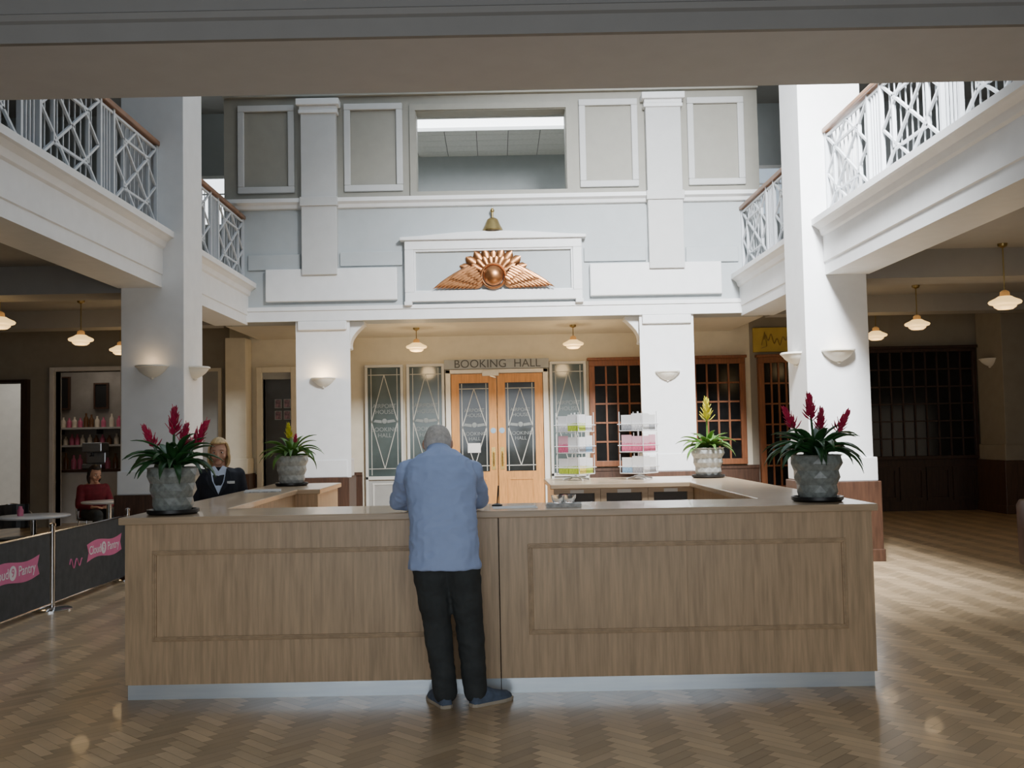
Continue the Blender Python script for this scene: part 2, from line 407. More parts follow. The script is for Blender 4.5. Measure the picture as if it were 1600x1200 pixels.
for s in(-1,1):
    x0,x1=sorted((s*2.39,s*2.93))
    trim(MB().box(x0,x1,15.15,YB,4.0,6.62).box(x0-.02,x1+.02,15.12,YB,5.06,5.20),'beigel',bevel=.008)
    trim(MB().box(x0-.03,x1+.03,15.12,YB,6.50,6.56).box(x0-.06,x1+.06,15.08,YB,6.62,6.72).box(x0-.02,x1+.02,15.13,YB,6.56,6.62),'white',bevel=.01)
    for xa,xb in((2.99+.06,3.93),(1.37,2.28)):
        x0,x1=sorted((s*xa,s*xb)); t=trim(MB().ring(x0,x1,5.30,6.68,.10,15.25,YB),'beigel',bevel=.012)
trim(MB().ring(-1.26,1.26,5.19,6.65,.09,15.26,YB),'beige')
trim(MB().box(-4.15,4.15,15.22,YB,6.80,7.0),'beige')
# upper room behind the facade opening
struct('wall_upper_room',MB().box(-3,3,18.38,18.4,3.9,6.7),'blue')
c=MB()
for i in range(11):
    for j in range(5):
        x=-3+i*.55; y=16.72+j*.335
        c.box(x+.006,x+.544,y+.006,y+.329,6.70,6.72)
struct('ceiling_tiles',c,'tile')
struct('ceiling',MB().box(-3,3,15.6,16.0,6.70,6.74).box(-3,3,16.71,18.4,6.721,6.74),'grey')
w=sthing('window_2',(0,16.36,6.72)); MB().box(-3,3,16.05,16.68,6.72,6.73).build('pane','strip',w); MB().box(-3,3,16.0,16.05,6.66,6.73).box(-3,3,16.68,16.72,6.66,6.73).build('frame','white',w)
# upper side windows
for i,(x0,x1,m) in enumerate(((-6.1,-4.7,'winlit'),(4.7,6.1,'winlit2'))):
    w=sthing('window_%d'%(3+i),((x0+x1)/2,18.38,5.4)); MB().box(x0,x1,18.36,18.39,5.5,6.35).build('pane',m,w)
    f=MB().ring(x0-.06,x1+.06,5.44,6.41,.06,18.33,18.4); f.box((x0+x1)/2-.02,(x0+x1)/2+.02,18.33,18.39,5.5,6.35).box(x0,x1,18.34,18.39,6.05,6.08); f.build('frame','white',w)
# dado
b=MB()
for x0,x1 in((-6.74,-4.76),(-4.40,-4.30),(-3.58,-2.42),(1.66,4.7),(5.45,6.18)): b.box(x0,x1,17.95,18,0,.82).box(x0,x1,17.93,18,.82,.88).box(x0,x1,17.93,18,0,.14)
struct('baseboard_back',b,'dado')
# pediment panel
t=thing('pediment_panel','white framed pediment panel behind the copper winged emblem','panel',(0,15.2,3.56))
x=1.36
MB().ring(-x,x,3.56,4.50,.14,15.18,YB).build('frame','white',t,bevel=.01)
MB().ring(-x+.14,x-.14,3.70,4.36,.03,15.20,YB).build('inner_moulding','white',t,bevel=.008)
MB().box(-x+.14,x-.14,15.25,YB,3.70,4.36).build('field','blue',t)
MB().prism([(-x-.07,4.50),(x+.07,4.50),(x+.07,4.55),(x-.25,4.565),(.55,4.61),(0,4.63),(-.55,4.61),(-x+.25,4.565),(-x-.07,4.55)],15.13,YB,'y').build('cornice','white',t,bevel=.012)
for s in(-1,1): MB().box(s*x-.06-.05*s,s*x+.06-.05*s,15.14,YB,3.50,3.56).build('foot','white',t,bevel=.01)
# emblem
ex,ez=0.0,3.93; ey=15.18
t=thing('winged_emblem','copper winged globe emblem with scalloped crest on the pediment panel','emblem',(ex,ey,3.75))
MB().ellip((ex,ey-.06,ez-.0),(.155,.12,.155),nu=24,nv=16).build('globe','copper',t,smooth=True)
MB().tube([(ex+.185*math.cos(2*PI*k/40),ey-.03,ez+.185*math.sin(2*PI*k/40)) for k in range(41)],.022,8,False).build('wheel_rim','copper',t,smooth=True)
def feather(g,p,q,w,y,th=.03,n=8,rnd=False):
    p=V((p[0],0,p[1])); q=V((q[0],0,q[1])); d=(q-p); L=d.length; d.normalize(); c=V((d.z,0,-d.x)); rings=[]
    for i in range(n+1):
        a=i/n
        if rnd: ww=w*(.35+.75*a)*(1 if a<.7 else max(.06,math.sqrt(max(0,1-((a-.7)/.3)**2))))
        else: ww=w*(math.sin(PI*min(1,(a*.8+.18)))**.6)*(1 if a<.75 else (1-((a-.75)/.25)**2*.85))
        o=p+d*L*a+V((ex,y,ez)); rings.append([o+c*ww*math.cos(k*PI/4)+V((0,-1,0))*th*math.sin(k*PI/4)*(.6+.4*(1-a)) for k in range(8)])
    g.loft(rings)
g=MB()
for i in range(9):
    a=math.radians(20+140*i/8); L=.41+.12*abs(math.cos(a))
    feather(g,(math.cos(a)*.12,math.sin(a)*.10),(math.cos(a)*L*1.05,math.sin(a)*L),.074,ey+.055-(.015 if i%2 else 0),.03,rnd=True)
for i in range(8):
    a=math.radians(30+120*i/7); L=.30+.08*abs(math.cos(a))
    feather(g,(math.cos(a)*.12,math.sin(a)*.10),(math.cos(a)*L*1.05,math.sin(a)*L),.060,ey+.015,.028,rnd=True)
g.build('scalloped_crest','copper',t,smooth=True)
for s in(-1,1):
    g=MB()
    for i in range(11):
        a=i/10
        feather(g,(s*(.17+.22*a),-.10+.23*a),(s*(.30+.63*a),-.19+.0*a),.040,ey-.005-.004*i,.03)
    for i in range(9):
        a=i/8
        feather(g,(s*(.18+.18*a),-.06+.20*a),(s*(.27+.42*a),-.15+.08*a),.036,ey-.045-.003*i,.025)
    for i in range(6):
        a=i/5
        feather(g,(s*(.18+.10*a),-.03+.17*a),(s*(.26+.24*a),-.09+.13*a),.032,ey-.075,.022)
    g.build('wing','copper',t,smooth=True)
# bell
t=thing('brass_bell','small brass bell standing above the pediment panel','bell',(0,15.22,4.63))
MB().lathe([(.155,0),(.16,.015),(.145,.05),(.12,.09),(.10,.14),(.085,.18),(.05,.205),(.0,.21)],28,(0,15.22,4.63)).build('bell_body','gbrass',t,smooth=True)
MB().tube([(0,15.22,4.83),(0,15.22,4.99)],.018,10).ellip((0,15.22,4.95),(.032,.032,.035)).build('handle','gbrass',t,smooth=True)
# ------------------------------------------------------------------ booking hall doors and windows
YD=17.94
def diamond(g,x0,x1,z0,z1,y,w=.012):
    cx=(x0+x1)/2; h=(z1-z0)
    def ln(a,b_): g.bar((a[0],y,a[1]),(b_[0],y,b_[1]),w)
    m=(x1-x0)*.09
    for xx in(x0+m,x1-m): ln((xx,z0),(xx,z1))
    for zz in(z0+h*.06,z1-h*.06): ln((x0,zz),(x1,zz))
    zm=(z0+z1)/2; a0,a1=z0+h*.06,z1-h*.06
    ln((cx,a1),(x0+m,zm)); ln((cx,a1),(x1-m,zm)); ln((cx,a0),(x0+m,zm)); ln((cx,a0),(x1-m,zm))
def etched(cx,z,y,par,size=.105):
    text('AIRPORT\nHOUSE',size,face_cam(cx,y,z+.22),'lettering','etch',par)
    text('BOOKING\nHALL',size,face_cam(cx,y,z-.20),'lettering','etch',par)
    e=MB()
    for s in(-1,1):
        e.prism([(cx+s*.05,z+.02),(cx+s*.17,z+.035),(cx+s*.20,z-.01),(cx+s*.05,z-.03)],y-.002,y+.002,'y')
    e.ellip((cx,y,z+.005),(.045,.003,.045)); e.build('etched_emblem','etch',par)
for i,(x0,x1) in enumerate(((-2.35,-1.66),(-1.60,-.92),(.97,1.63))):
    w=sthing('window_%d'%(5+i),((x0+x1)/2,YD,0))
    MB().ring(x0,x1,.05,2.80,.05,YD-.06,18).box(x0,x1,YD-.06,18,.74,.80).build('frame','gframe',w,bevel=.006)
    MB().box(x0+.05,x1-.05,YD-.02,YD,.80,2.75).build('pane','glassg',w)
    MB().box(x0+.05,x1-.05,YD-.02,YD,.10,.74).build('lower_panel','greydoor',w)
    MB().ring(x0+.12,x1-.12,.16,.68,.03,YD-.035,YD).build('panel_moulding','gframe',w)
    g=MB(); diamond(g,x0+.06,x1-.06,.82,2.73,YD-.026); g.build('leading','lead',w)
    etched((x0+x1)/2,1.78,YD-.026,w)
d=sthing('door_1',(.02,YD,0))
MB().box(-.90,-.81,YD-.08,18,0,2.68).box(.85,.94,YD-.08,18,0,2.68).box(-.90,.94,YD-.08,18,2.61,2.68).build('frame','plaster',d,bevel=.008)
for k,(x0,x1) in enumerate(((-.80,.012),(.028,.84))):
    l=MB(); gx0,gx1=x0+.14,x1-.14
    l.box(x0,gx0,YD-.03,YD+.02,.02,2.60).box(gx1,x1,YD-.03,YD+.02,.02,2.60).box(gx0,gx1,YD-.03,YD+.02,2.44,2.60).box(gx0,gx1,YD-.03,YD+.02,.02,.85)
    l=l.build('door_leaf','door',d)
    MB().box(gx0,gx1,YD-.01,YD,.85,2.44).build('pane','glassb',l)
    MB().ring(gx0+.02,gx1-.02,.16,.74,.04,YD-.045,YD-.02).build('panel_moulding','door',l)
    g=MB(); diamond(g,gx0,gx1,.86,2.43,YD-.016,.014); g.build('leading','lead',l); etched((gx0+gx1)/2,1.68,YD-.02,l,.09)
    hx=x1-.07 if k==0 else x0+.07
    MB().box(hx-.035,hx+.035,YD-.036,YD-.03,.88,1.28).tube([(hx,YD-.04,.95),(hx,YD-.09,.97),(hx,YD-.09,1.18),(hx,YD-.04,1.2)],.012,8).build('handle','brass',l)
    s=tag(MB().tube([(hx,YD-.031,1.58),(hx,YD-.036,1.58)],.05,20).build('round_notice','bluesign'),'round pale blue notice on the %s booking hall door leaf'%('left','right')[k],'notice')
tag(MB().box(-.52,-.29,YD-.04,YD-.032,1.19,1.36).build('paper_notice','paper'),'white paper notice taped to the left booking hall door','notice')
t=thing('door_closer','white closer box above the booking hall doors','door closer',(-.1,YD-.1,2.55)); MB().box(-.24,.06,YD-.12,YD-.03,2.56,2.66).build('housing','plaster',t,bevel=.01); MB().bar((-.1,YD-.10,2.56),(.0,YD-.05,2.53),.02).build('arm','steel',t)
t=thing('hall_sign','grey glass sign reading BOOKING HALL over the double doors','sign',(.02,YD,2.70))
MB().box(-.92,.96,YD-.07,18,2.69,2.86).build('sign_panel','signg',t)
text('BOOKING',.205,face_cam(-.27,YD-.075,2.775),'first_word','signl',t); text('HALL',.205,face_cam(.57,YD-.075,2.775),'second_word','signl',t)
# wooden glazed windows
def gridwin(name,x0,x1,z0,z1,nx,nz,m='brown',fw=.10,mw=.03):
    w=sthing(name,((x0+x1)/2,YD,0))
    f=MB().ring(x0,x1,z0,z1,fw,YD-.07,18)
    f.box(x0-.03,x1+.03,YD-.10,18,z1,z1+.05); f.build('frame',m,w,bevel=.006)
    MB().box(x0+fw,x1-fw,YD-.01,YD,z0+fw,z1-fw).build('pane','glassd',w)
    g=MB(); X0,X1,Z0,Z1=x0+fw,x1-fw,z0+fw,z1-fw
    for i in range(1,nx): xx=X0+(X1-X0)*i/nx; g.box(xx-mw/2,xx+mw/2,YD-.04,YD-.01,Z0,Z1)
    for i in range(1,nz): zz=Z0+(Z1-Z0)*i/nz; g.box(X0,X1,YD-.035,YD-.01,zz-mw/2,zz+mw/2)
    g.build('muntins',m,w); return w
gridwin('window_8',1.68,2.70,.90,2.80,4,5); gridwin('window_9',3.50,4.48,.90,2.80,4,5)
w=gridwin('door_2',4.72,5.45,.02,2.80,4,7)
gridwin('window_10',6.2,8.62,.92,2.90,11,6,'shut',.06,mw=.024)
b=MB().box(6.2,8.62,17.94,18,0,.92)
for i in range(5): b.ring(6.25+i*.475,6.25+i*.475+.44,.18,.78,.06,17.915,17.94)
trim(b,'shut')
t=thing('yellow_sign','yellow sign with dark script over the far right brown door','sign',(5.05,17.9,2.9)); MB().box(4.66,5.46,17.93,18,2.90,3.34).build('board','ysign',t,bevel=.006)
g=MB(); pts=[]
for i in range(60):
    a=i/59; pts.append((4.85+.5*a,17.925,3.12+.07*math.sin(a*30)*(1-.3*a)+.05*math.sin(a*9)))
g.tube(pts,.009,5); g.tube([(4.80,17.925,3.02),(4.86,17.925,3.26),(4.90,17.925,3.0),(4.8,17.925,2.97)],.009,5); g.build('script_lettering','gbrass',t)
# left rear doorways
d=sthing('door_3',(-3.95,17.95,0)); MB().box(-4.30,-4.2,17.9,18.2,0,2.8).box(-3.68,-3.58,17.9,18.2,0,2.8).box(-4.2,-3.68,17.9,18.2,2.7,2.8).build('frame','cream',d,bevel=.01)
MB().box(-4.2,-3.68,17.97,18.03,2.58,2.7).build('transom','greydoor',d)
d=sthing('door_4',(-5.2,17.95,0)); MB().box(-5.75,-4.98,17.94,18,0,2.75).build('leaf','greydoor',d); MB().ring(-5.8,-4.93,-.05,2.80,.06,17.92,18).build('frame','cream',d); MB().tube([(-5.07,17.94,1.05),(-5.07,17.88,1.05)],.025,10).build('handle','brass',d)
for i,(x,z) in enumerate(((-4.12,2.17),(-3.95,2.17),(-3.78,2.17),(-4.12,1.95),(-3.95,1.95),(-3.78,1.95))):
    t=thing('framed_picture','small pale framed picture in the %s row, %s, inside the narrow left doorway'%(('top','bottom')[i//3],('left','middle','right')[i%3]),'picture',(x,18.88,z),'pictures in the left doorway')
    MB().ring(x-.065,x+.065,z-.085,z+.085,.012,18.87,18.9).build('frame','plaster',t); MB().box(x-.053,x+.053,18.88,18.9,z-.073,z+.073).build('print','picp',t)
w=sthing('window_11',(-7.34,17.95,0)); MB().box(-8.02,-7.94,17.9,18.25,0,2.87).box(-6.74,-6.66,17.9,18.25,0,2.87).box(-7.94,-6.74,17.9,18.25,2.79,2.87).build('frame','cafew',w,bevel=.01)
d=sthing('door_5',(-8.95,17.95,0)); MB().box(-9.46,-9.4,17.92,18.2,0,2.66).box(-8.52,-8.40,17.88,18.2,0,2.66).box(-9.4,-8.5,17.92,18.2,2.6,2.66).build('frame','shut',d)
# cafe contents
t=thing('serving_counter','pale cafe serving counter seen through the left shop opening','counter',(-7.4,19.1,0))
MB().box(-8.5,-6.15,18.9,19.4,0,.95).build('body','cafew',t); MB().box(-8.52,-6.13,18.85,19.45,.95,1.0).build('worktop','dado',t)
for k,z in enumerate((1.42,1.78)):
    t=thing('wall_shelf','%s wall shelf in the cafe behind the counter'%('lower','upper')[k],'shelf',(-8.2,20.65,z)); MB().box(-9.2,-7.2,20.5,20.8,z,z+.04).build('board','cafew',t)
    for bx in(-9.0,-8.2,-7.4): MB().box(bx-.015,bx+.015,20.52,20.8,z-.1,z).build('bracket','black',t)
def bottle(m,h):
    return MB().lathe([(.05,0),(.052,h*.55),(.045,h*.65),(.02,h*.8),(.02,h),(.0,h)],14).build('bottle',m,smooth=True)
for m,lab,xs,y,z,h in(('jar1','pink bottle on the upper cafe wall shelf',(-9.08,-8.83,-8.6,-8.12,-7.8,-7.6),20.65,1.82,.22),('jar2','cream bottle on the upper cafe wall shelf',(-8.95,-8.72,-8.25,-7.95),20.65,1.82,.25),('jar3','brown bottle on the upper cafe wall shelf',(-8.48,-8.37,-7.48),20.65,1.82,.27),('jar2','cream bottle on the lower cafe wall shelf',(-9.05,-8.9,-8.55,-8.4,-7.85,-7.6),20.65,1.46,.20),('jar1','pink bottle on the lower cafe wall shelf',(-8.77,-8.66,-8.14),20.65,1.46,.25),('jar3','brown bottle on the lower cafe wall shelf',(-8.27,-8.0,-7.72),20.65,1.46,.23),('jar3','brown bottle on the cafe serving counter',(-8.4,-8.25,-7.3,-7.1),19.15,1.0,.3),('jar1','pink bottle on the cafe serving counter',(-8.1,-7.98,-7.45),19.15,1.0,.26)):
    o=bottle(m,h); tag(o,lab,'bottle',lab.replace('bottle','bottles'))
    for i,x in enumerate(xs):
        q=o if i==0 else o.copy()
        if i: C.objects.link(q)
        q.location=(x,y,z); k=R.uniform(.8,1.12); q.scale=(.95,.95,k)
t=thing('coffee_machine','steel coffee machine on the cafe serving counter','coffee machine',(-7.7,19.15,1.0))
MB().box(-7.89,-7.51,19.0,19.38,1.0,1.1).box(-7.89,-7.51,19.2,19.38,1.1,1.32).box(-7.89,-7.51,19.0,19.38,1.32,1.5).build('body','steel',t,bevel=.02)
MB().tube([(-7.7,19.05,1.32),(-7.7,19.05,1.24)],.03,10).tube([(-7.7,19.05,1.26),(-7.7,18.93,1.25)],.012,8).build('portafilter','black',t)
for x0,x1,z0,z1,lab in((-9.14,-8.86,2.2,2.88,'tall black menu board at the left of the cafe opening'),(-8.36,-8.06,2.2,2.74,'smaller black menu board near the middle of the cafe opening')):
    t=thing('menu_board',lab,'menu board',((x0+x1)/2,20.75,z0)); MB().ring(x0,x1,z0,z1,.03,20.72,20.8).build('frame','dado',t); MB().box(x0+.03,x1-.03,20.75,20.8,z0+.03,z1-.03).build('board','black',t)
# ------------------------------------------------------------------ lamps
def pendant(x,y,zc,label,e,zb=2.90):
    t=thing('pendant_lamp',label,'pendant lamp',(x,y,zb),'opal pendant lamps')
    MB().lathe([(.055,0),(.05,-.03),(.012,-.05)],16,(x,y,zc)).build('ceiling_rose','gbrass',t,smooth=True)
    MB().tube([(x,y,zc-.03),(x,y,zb+.21)],.008,6).build('cord','gbrass',t)
    MB().lathe([(.02,.22),(.05,.20),(.055,.15),(.075,.145)],20,(x,y,zb)).build('gallery_cap','lampcap',t,smooth=True)
    MB().lathe([(.07,.15),(.10,.13),(.165,.10),(.175,.085),(.165,.065),(.12,.05),(.115,.03),(.08,.005),(.0,0)],28,(x,y,zb)).build('shade','lamp',t,smooth=True)
    L=bpy.data.lights.new('lamp_light','POINT'); L.energy=e; L.color=(1,.68,.34); L.shadow_soft_size=.12
    o=bpy.data.objects.new('lamp_light',L); C.objects.link(o); o.location=(x,y,zb-.16)
pendant(-1.30,16.5,3.3,'opal pendant lamp above the left side of the booking hall entrance',14)
pendant(1.30,16.5,3.3,'opal pendant lamp above the right side of the booking hall entrance',14)
pendant(-6.02,12.1,3.55,'nearest opal pendant lamp in the left aisle, cut by the photo edge',4)
pendant(-5.95,14.3,3.55,'second opal pendant lamp in the left aisle, before the cafe opening',4)
pendant(-6.02,16.0,3.55,'farthest opal pendant lamp in the left aisle, half behind the column',4)
pendant(5.76,11.2,3.55,'nearest opal pendant lamp in the right aisle',4,2.80)
pendant(6.12,14.4,3.55,'second opal pendant lamp in the right aisle, before the dark shutters',4)
pendant(6.13,16.0,3.55,'farthest opal pendant lamp in the right aisle, just beside the column',4)
def make_sconce():
    t=thing('wall_sconce','s','wall light',(0,0,0),'half bowl wall sconces')
    MB().lathe([(.0,-.075),(.04,-.07),(.09,-.045),(.14,-.005),(.17,.035),(.175,.055),(.16,.055),(.12,.01),(.06,-.035),(0,-.05)],24,(0,0,0),PI,2*PI).build('bowl','plaster',t,smooth=True)
    MB().lathe([(.178,.045),(.19,.05),(.19,.065),(.175,.07)],24,(0,0,0),PI,2*PI).build('rim','plaster',t,smooth=True)
    MB().ellip((0,-.02,-.078),(.022,.022,.018)).build('finial','plaster',t,smooth=True)
    MB().box(-.05,.05,-.012,0,-.07,.07).build('back_plate','plaster',t,bevel=.004)
    return t
sc=make_sconce()
for i,(loc,rz,lab) in enumerate((((-3.91,11.36,2.30),0,'plaster wall sconce on the front of the left column'),((-3.55,11.72,2.30),PI/2,'plaster wall sconce on the inner side of the left column'),((3.91,11.36,2.33),0,'plaster wall sconce on the front of the right column'),((3.55,11.72,2.33),-PI/2,'plaster wall sconce on the inner side of the right column'),((-2.64,15.30,2.36),0,'plaster wall sconce on the pier left of the entrance'),((2.64,15.30,2.36),0,'plaster wall sconce on the pier right of the entrance'),((8.65,17.4,2.6),-PI/2,'plaster wall sconce on the far right cream column'))):
    place(sc,i==0,loc,rz,lab)
for x,y,z,e in((-2.64,15.15,2.46,6),(-3.91,11.25,2.42,.6),(3.91,11.25,2.45,.8)):
    L=bpy.data.lights.new('sconce_light','POINT'); L.energy=e; L.color=(1,.65,.32); L.shadow_soft_size=.05
    o=bpy.data.objects.new('sconce_light',L); C.objects.link(o); o.location=(x,y,z)
for i,(x,y,lab) in enumerate(((5.25,9.4,'recessed ceiling downlight nearest the front of the right aisle'),(5.1,12.9,'recessed ceiling downlight deeper in the right aisle'),(-5.0,12.6,'recessed ceiling downlight in the left aisle'))):
    t=thing('recessed_downlight',lab,'downlight',(x,y,3.53)); MB().lathe([(.06,0),(.075,0),(.075,.02),(.06,.02)],20,(x,y,3.53)).build('bezel','chrome',t); MB().lathe([(.06,0),(0,0)],20,(x,y,3.54)).build('lens','spot',t)
# ------------------------------------------------------------------ reception counter
CT=1.057
t=thing('reception_counter','large oak veneered reception counter in the middle of the hall','counter',(0,7.9,0))
YF=5.89
out=[(-2.22,5.86),(2.22,5.86),(2.22,9.95),(.46,9.95),(.46,8.75),(1.68,8.75),(1.68,6.5),(-1.75,6.5),(-1.75,8.75),(-1.55,8.75),(-1.55,9.95),(-2.22,9.95)]
MB().prism(out,CT-.042,CT,'z').build('worktop','oaktop',t,bevel=.006)
for x0,x1 in((-2.19,-1.1004),(-1.0996,-.003),(.003,1.0996),(1.1004,2.19)):
    MB().box(x0,x1,YF,YF+.03,.085,CT-.042).build('front_panel','oak',t)
def mould(x0,x1,z0,z1):
    q=MB().ring(x0,x1,z0,z1,.026,YF-.012,YF); q.ring(x0+.008,x1-.008,z0+.008,z1-.008,.010,YF-.018,YF-.010); q.build('panel_moulding','oakdk',t,bevel=.003)
mould(-2.03,-.17,.335,.86); mould(.17,2.03,.335,.86)
for x0,x1 in((-2.175,-.002),(.002,2.175)): MB().box(x0,x1,YF+.004,YF+.03,0,.085).build('kick_plate','kick',t)
for s in(-1,1):
    xa,xb=sorted((s*2.19,s*2.16)); MB().box(xa,xb,YF+.03,9.92,.085,CT-.042).build('side_panel','oak',t); 
    xa,xb=sorted((s*2.175,s*2.15)); MB().box(xa,xb,YF+.03,9.92,0,.085).build('side_kick_plate','kick',t)
MB().box(-1.80,1.72,6.40,6.43,0,CT-.042).build('inner_panel','oak',t)
MB().box(-1.80,-1.78,6.43,8.8,0,CT-.042).build('left_inner_panel','oak',t)
MB().box(1.72,1.74,6.43,8.8,0,CT-.042).build('right_inner_panel','oak',t)
MB().box(-2.16,-1.58,8.80,8.83,0,CT-.042).box(-1.60,-1.58,8.83,9.9,0,CT-.042).box(-2.16,-1.6,9.89,9.91,0,CT-.042).build('return_panel','oak',t)
MB().box(1.74,2.16,9.89,9.91,0,CT-.042).build('rear_panel','oak',t)
for i,(x0,x1) in enumerate(((.49,.90),(.903,1.315),(1.318,1.715))):
    c=thing('storage_cabinet','oak cabinet with grey recess under the rear counter, %s'%('directly under the left postcard rack','between the other two oak cabinets','nearest the right-hand wing')[i],'cabinet',((x0+x1)/2,9.3,0),'cabinets under the rear counter')
    q=MB().box(x0,x0+.05,8.79,9.9,0,CT-.043).box(x1-.05,x1,8.79,9.9,0,CT-.043).box(x0+.05,x1-.05,8.79,9.9,.975,CT-.043).box(x0+.05,x1-.05,9.87,9.9,0,.975).box(x0+.05,x1-.05,8.79,9.87,0,.5)
    q.build('carcass','oaktop',c)
    MB().box(x0+.05,x1-.05,8.84,8.86,.5,.975).build('recess_panel','grey',c)
    MB().box((x0+x1)/2-.06,(x0+x1)/2+.06,8.785,8.79,.975,1.005).build('label_card','paper',c)
# ------------------------------------------------------------------ plants
def make_plant(nleaf,Lr,flowers,pm,lm,seed):
    rr=random.Random(seed)
    t=thing('potted_bromeliad','p','potted plant',(0,0,0))
    MB().lathe([(0,0),(.14,0),(.155,.012),(.155,.03),(.14,.03),(.13,.012),(0,.012)],28).build('saucer','black',t,smooth=True)
    n=11; prof=[(.108,.014),(.116,.058),(.124,.101),(.131,.145),(.139,.188),(.147,.232),(.155,.275)]; vs=[];fs=[]
    for i,(r,z) in enumerate(prof):
        for j in range(n):
            a=2*PI*(j+.5*(i%2))/n; k=r*(1.07 if i%2 else .97); vs.append((k*math.cos(a),k*math.sin(a),z))
    for i in range(len(prof)-1):
        for j in range(n):
            a=i*n+j; b_=i*n+(j+1)%n
            if i%2==0: fs+=[(a,b_,a+n),(b_,b_+n,a+n)]
            else: fs+=[(a,b_,b_+n),(a,b_+n,a+n)]
    m=MB().add(vs,fs)
    k=len(prof)-1
    for r,z in((.162,.283),(.147,.285),(.135,.255)):
        for j in range(n):
            a=2*PI*(j+.5*(k%2))/n; m.v.append(V((r*math.cos(a),r*math.sin(a),z)))
    for i in range(3):
        for j in range(n):
            a=k*n+i*n+j; b_=k*n+i*n+(j+1)%n; m.f.append([a,b_,b_+n,a+n])
    m.build('pot',pm,t)
    MB().lathe([(0,.262),(.135,.258)],20).build('soil','soil',t)
    g=MB()
    for i in range(nleaf):
        a=2*PI*i*.381966+rr.uniform(-.2,.2); q=i/nleaf
        el=math.radians(rr.uniform(24,46)+42*(1-q)); L=Lr*rr.uniform(.75,1.08); w=rr.uniform(.022,.033)
        p=V((math.cos(a)*.02,math.sin(a)*.02,.27)); e=el; pts=[p.copy()]; N=9
        for s in range(N):
            d=V((math.cos(a)*math.cos(e),math.sin(a)*math.cos(e),math.sin(e))); p=p+d*L/N; pts.append(p.copy()); e-=math.radians(rr.uniform(6,12))*(1.0+.5*q)
        sd=V((-math.sin(a),math.cos(a),0)); vs=[]; fs=[]
        for s,p in enumerate(pts):
            f=s/N; ww=w*(.75+.6*f if f<.4 else 1.0)*(1-max(0,(f-.45)/.55)**1.7)+.001
            vs+= [p-sd*ww+V((0,0,.35*ww)),p-V((0,0,.2*ww)),p+sd*ww+V((0,0,.35*ww))]
        for s in range(N):
            for c in range(2):
                a0=s*3+c; fs.append((a0,a0+1,a0+4,a0+3))
        g.add(vs,fs)
    g.build('foliage',lm,t,smooth=True,solid=.0025,ang=80)
    for (fx,fy,h,fm,sz) in flowers:
        f=MB(); base=V((fx*.25,fy*.25,.28)); tip=V((fx,fy,.28+h)); ax=(tip-base).normalized()
        nb=26; Ls=(tip-base).length; q0=max(.3,1-.18*sz/Ls)
        for i in range(nb):
            q=i/(nb-1); a=i*2.39996; c=base.lerp(tip,q0+(.92-q0)*q); L=(.085-.03*q)*sz; w=.017*sz
            d=(V((math.cos(a),math.sin(a),0))*(.85-.50*q)+ax*(.65+.6*q)).normalized(); s_=d.cross(ax).normalized()
            m1=c+d*L*.5; f.add([c,m1-s_*w,c+d*L+ax*.01,m1+s_*w],[(0,1,2,3)])
        fo=f.build('flower_spike',fm,t,solid=.003)
        MB().tube([base,base.lerp(tip,.5),tip],[.009,.008,.004],6).build('stem',lm,fo)
    return t
def setp(p,loc,lab): p.location=loc; p['label']=lab; p['group']='bromeliads on the counter'
setp(make_plant(38,.335,((.01,.0,.36,'red',.95),(-.17,-.02,.25,'red',.8),(.20,.02,.27,'red',.95),(.07,.05,.26,'red',.75)),'pot','leaf',3),(-1.985,6.13,CT),'potted bromeliad with red spikes on the left front corner of the counter')
setp(make_plant(40,.345,((-.03,.0,.37,'red',.9),(-.18,.02,.29,'red',.8),(.20,-.02,.26,'red',.8),(.06,.05,.28,'red',.75)),'pot','leaf',8),(1.965,6.17,CT),'potted bromeliad with red spikes on the right front corner of the counter')
setp(make_plant(30,.33,((-.03,.0,.30,'yellow',.8),(.05,-.03,.20,'red',.45)),'potl','leafl',5),(-1.95,9.5,CT),'potted bromeliad with yellow spike on the rear left end of the counter')
setp(make_plant(28,.31,((0,.0,.46,'yellow',1.2),),'potl','leafl',9),(2.0,9.5,CT),'potted bromeliad with tall yellow spike on the rear right corner of the counter')
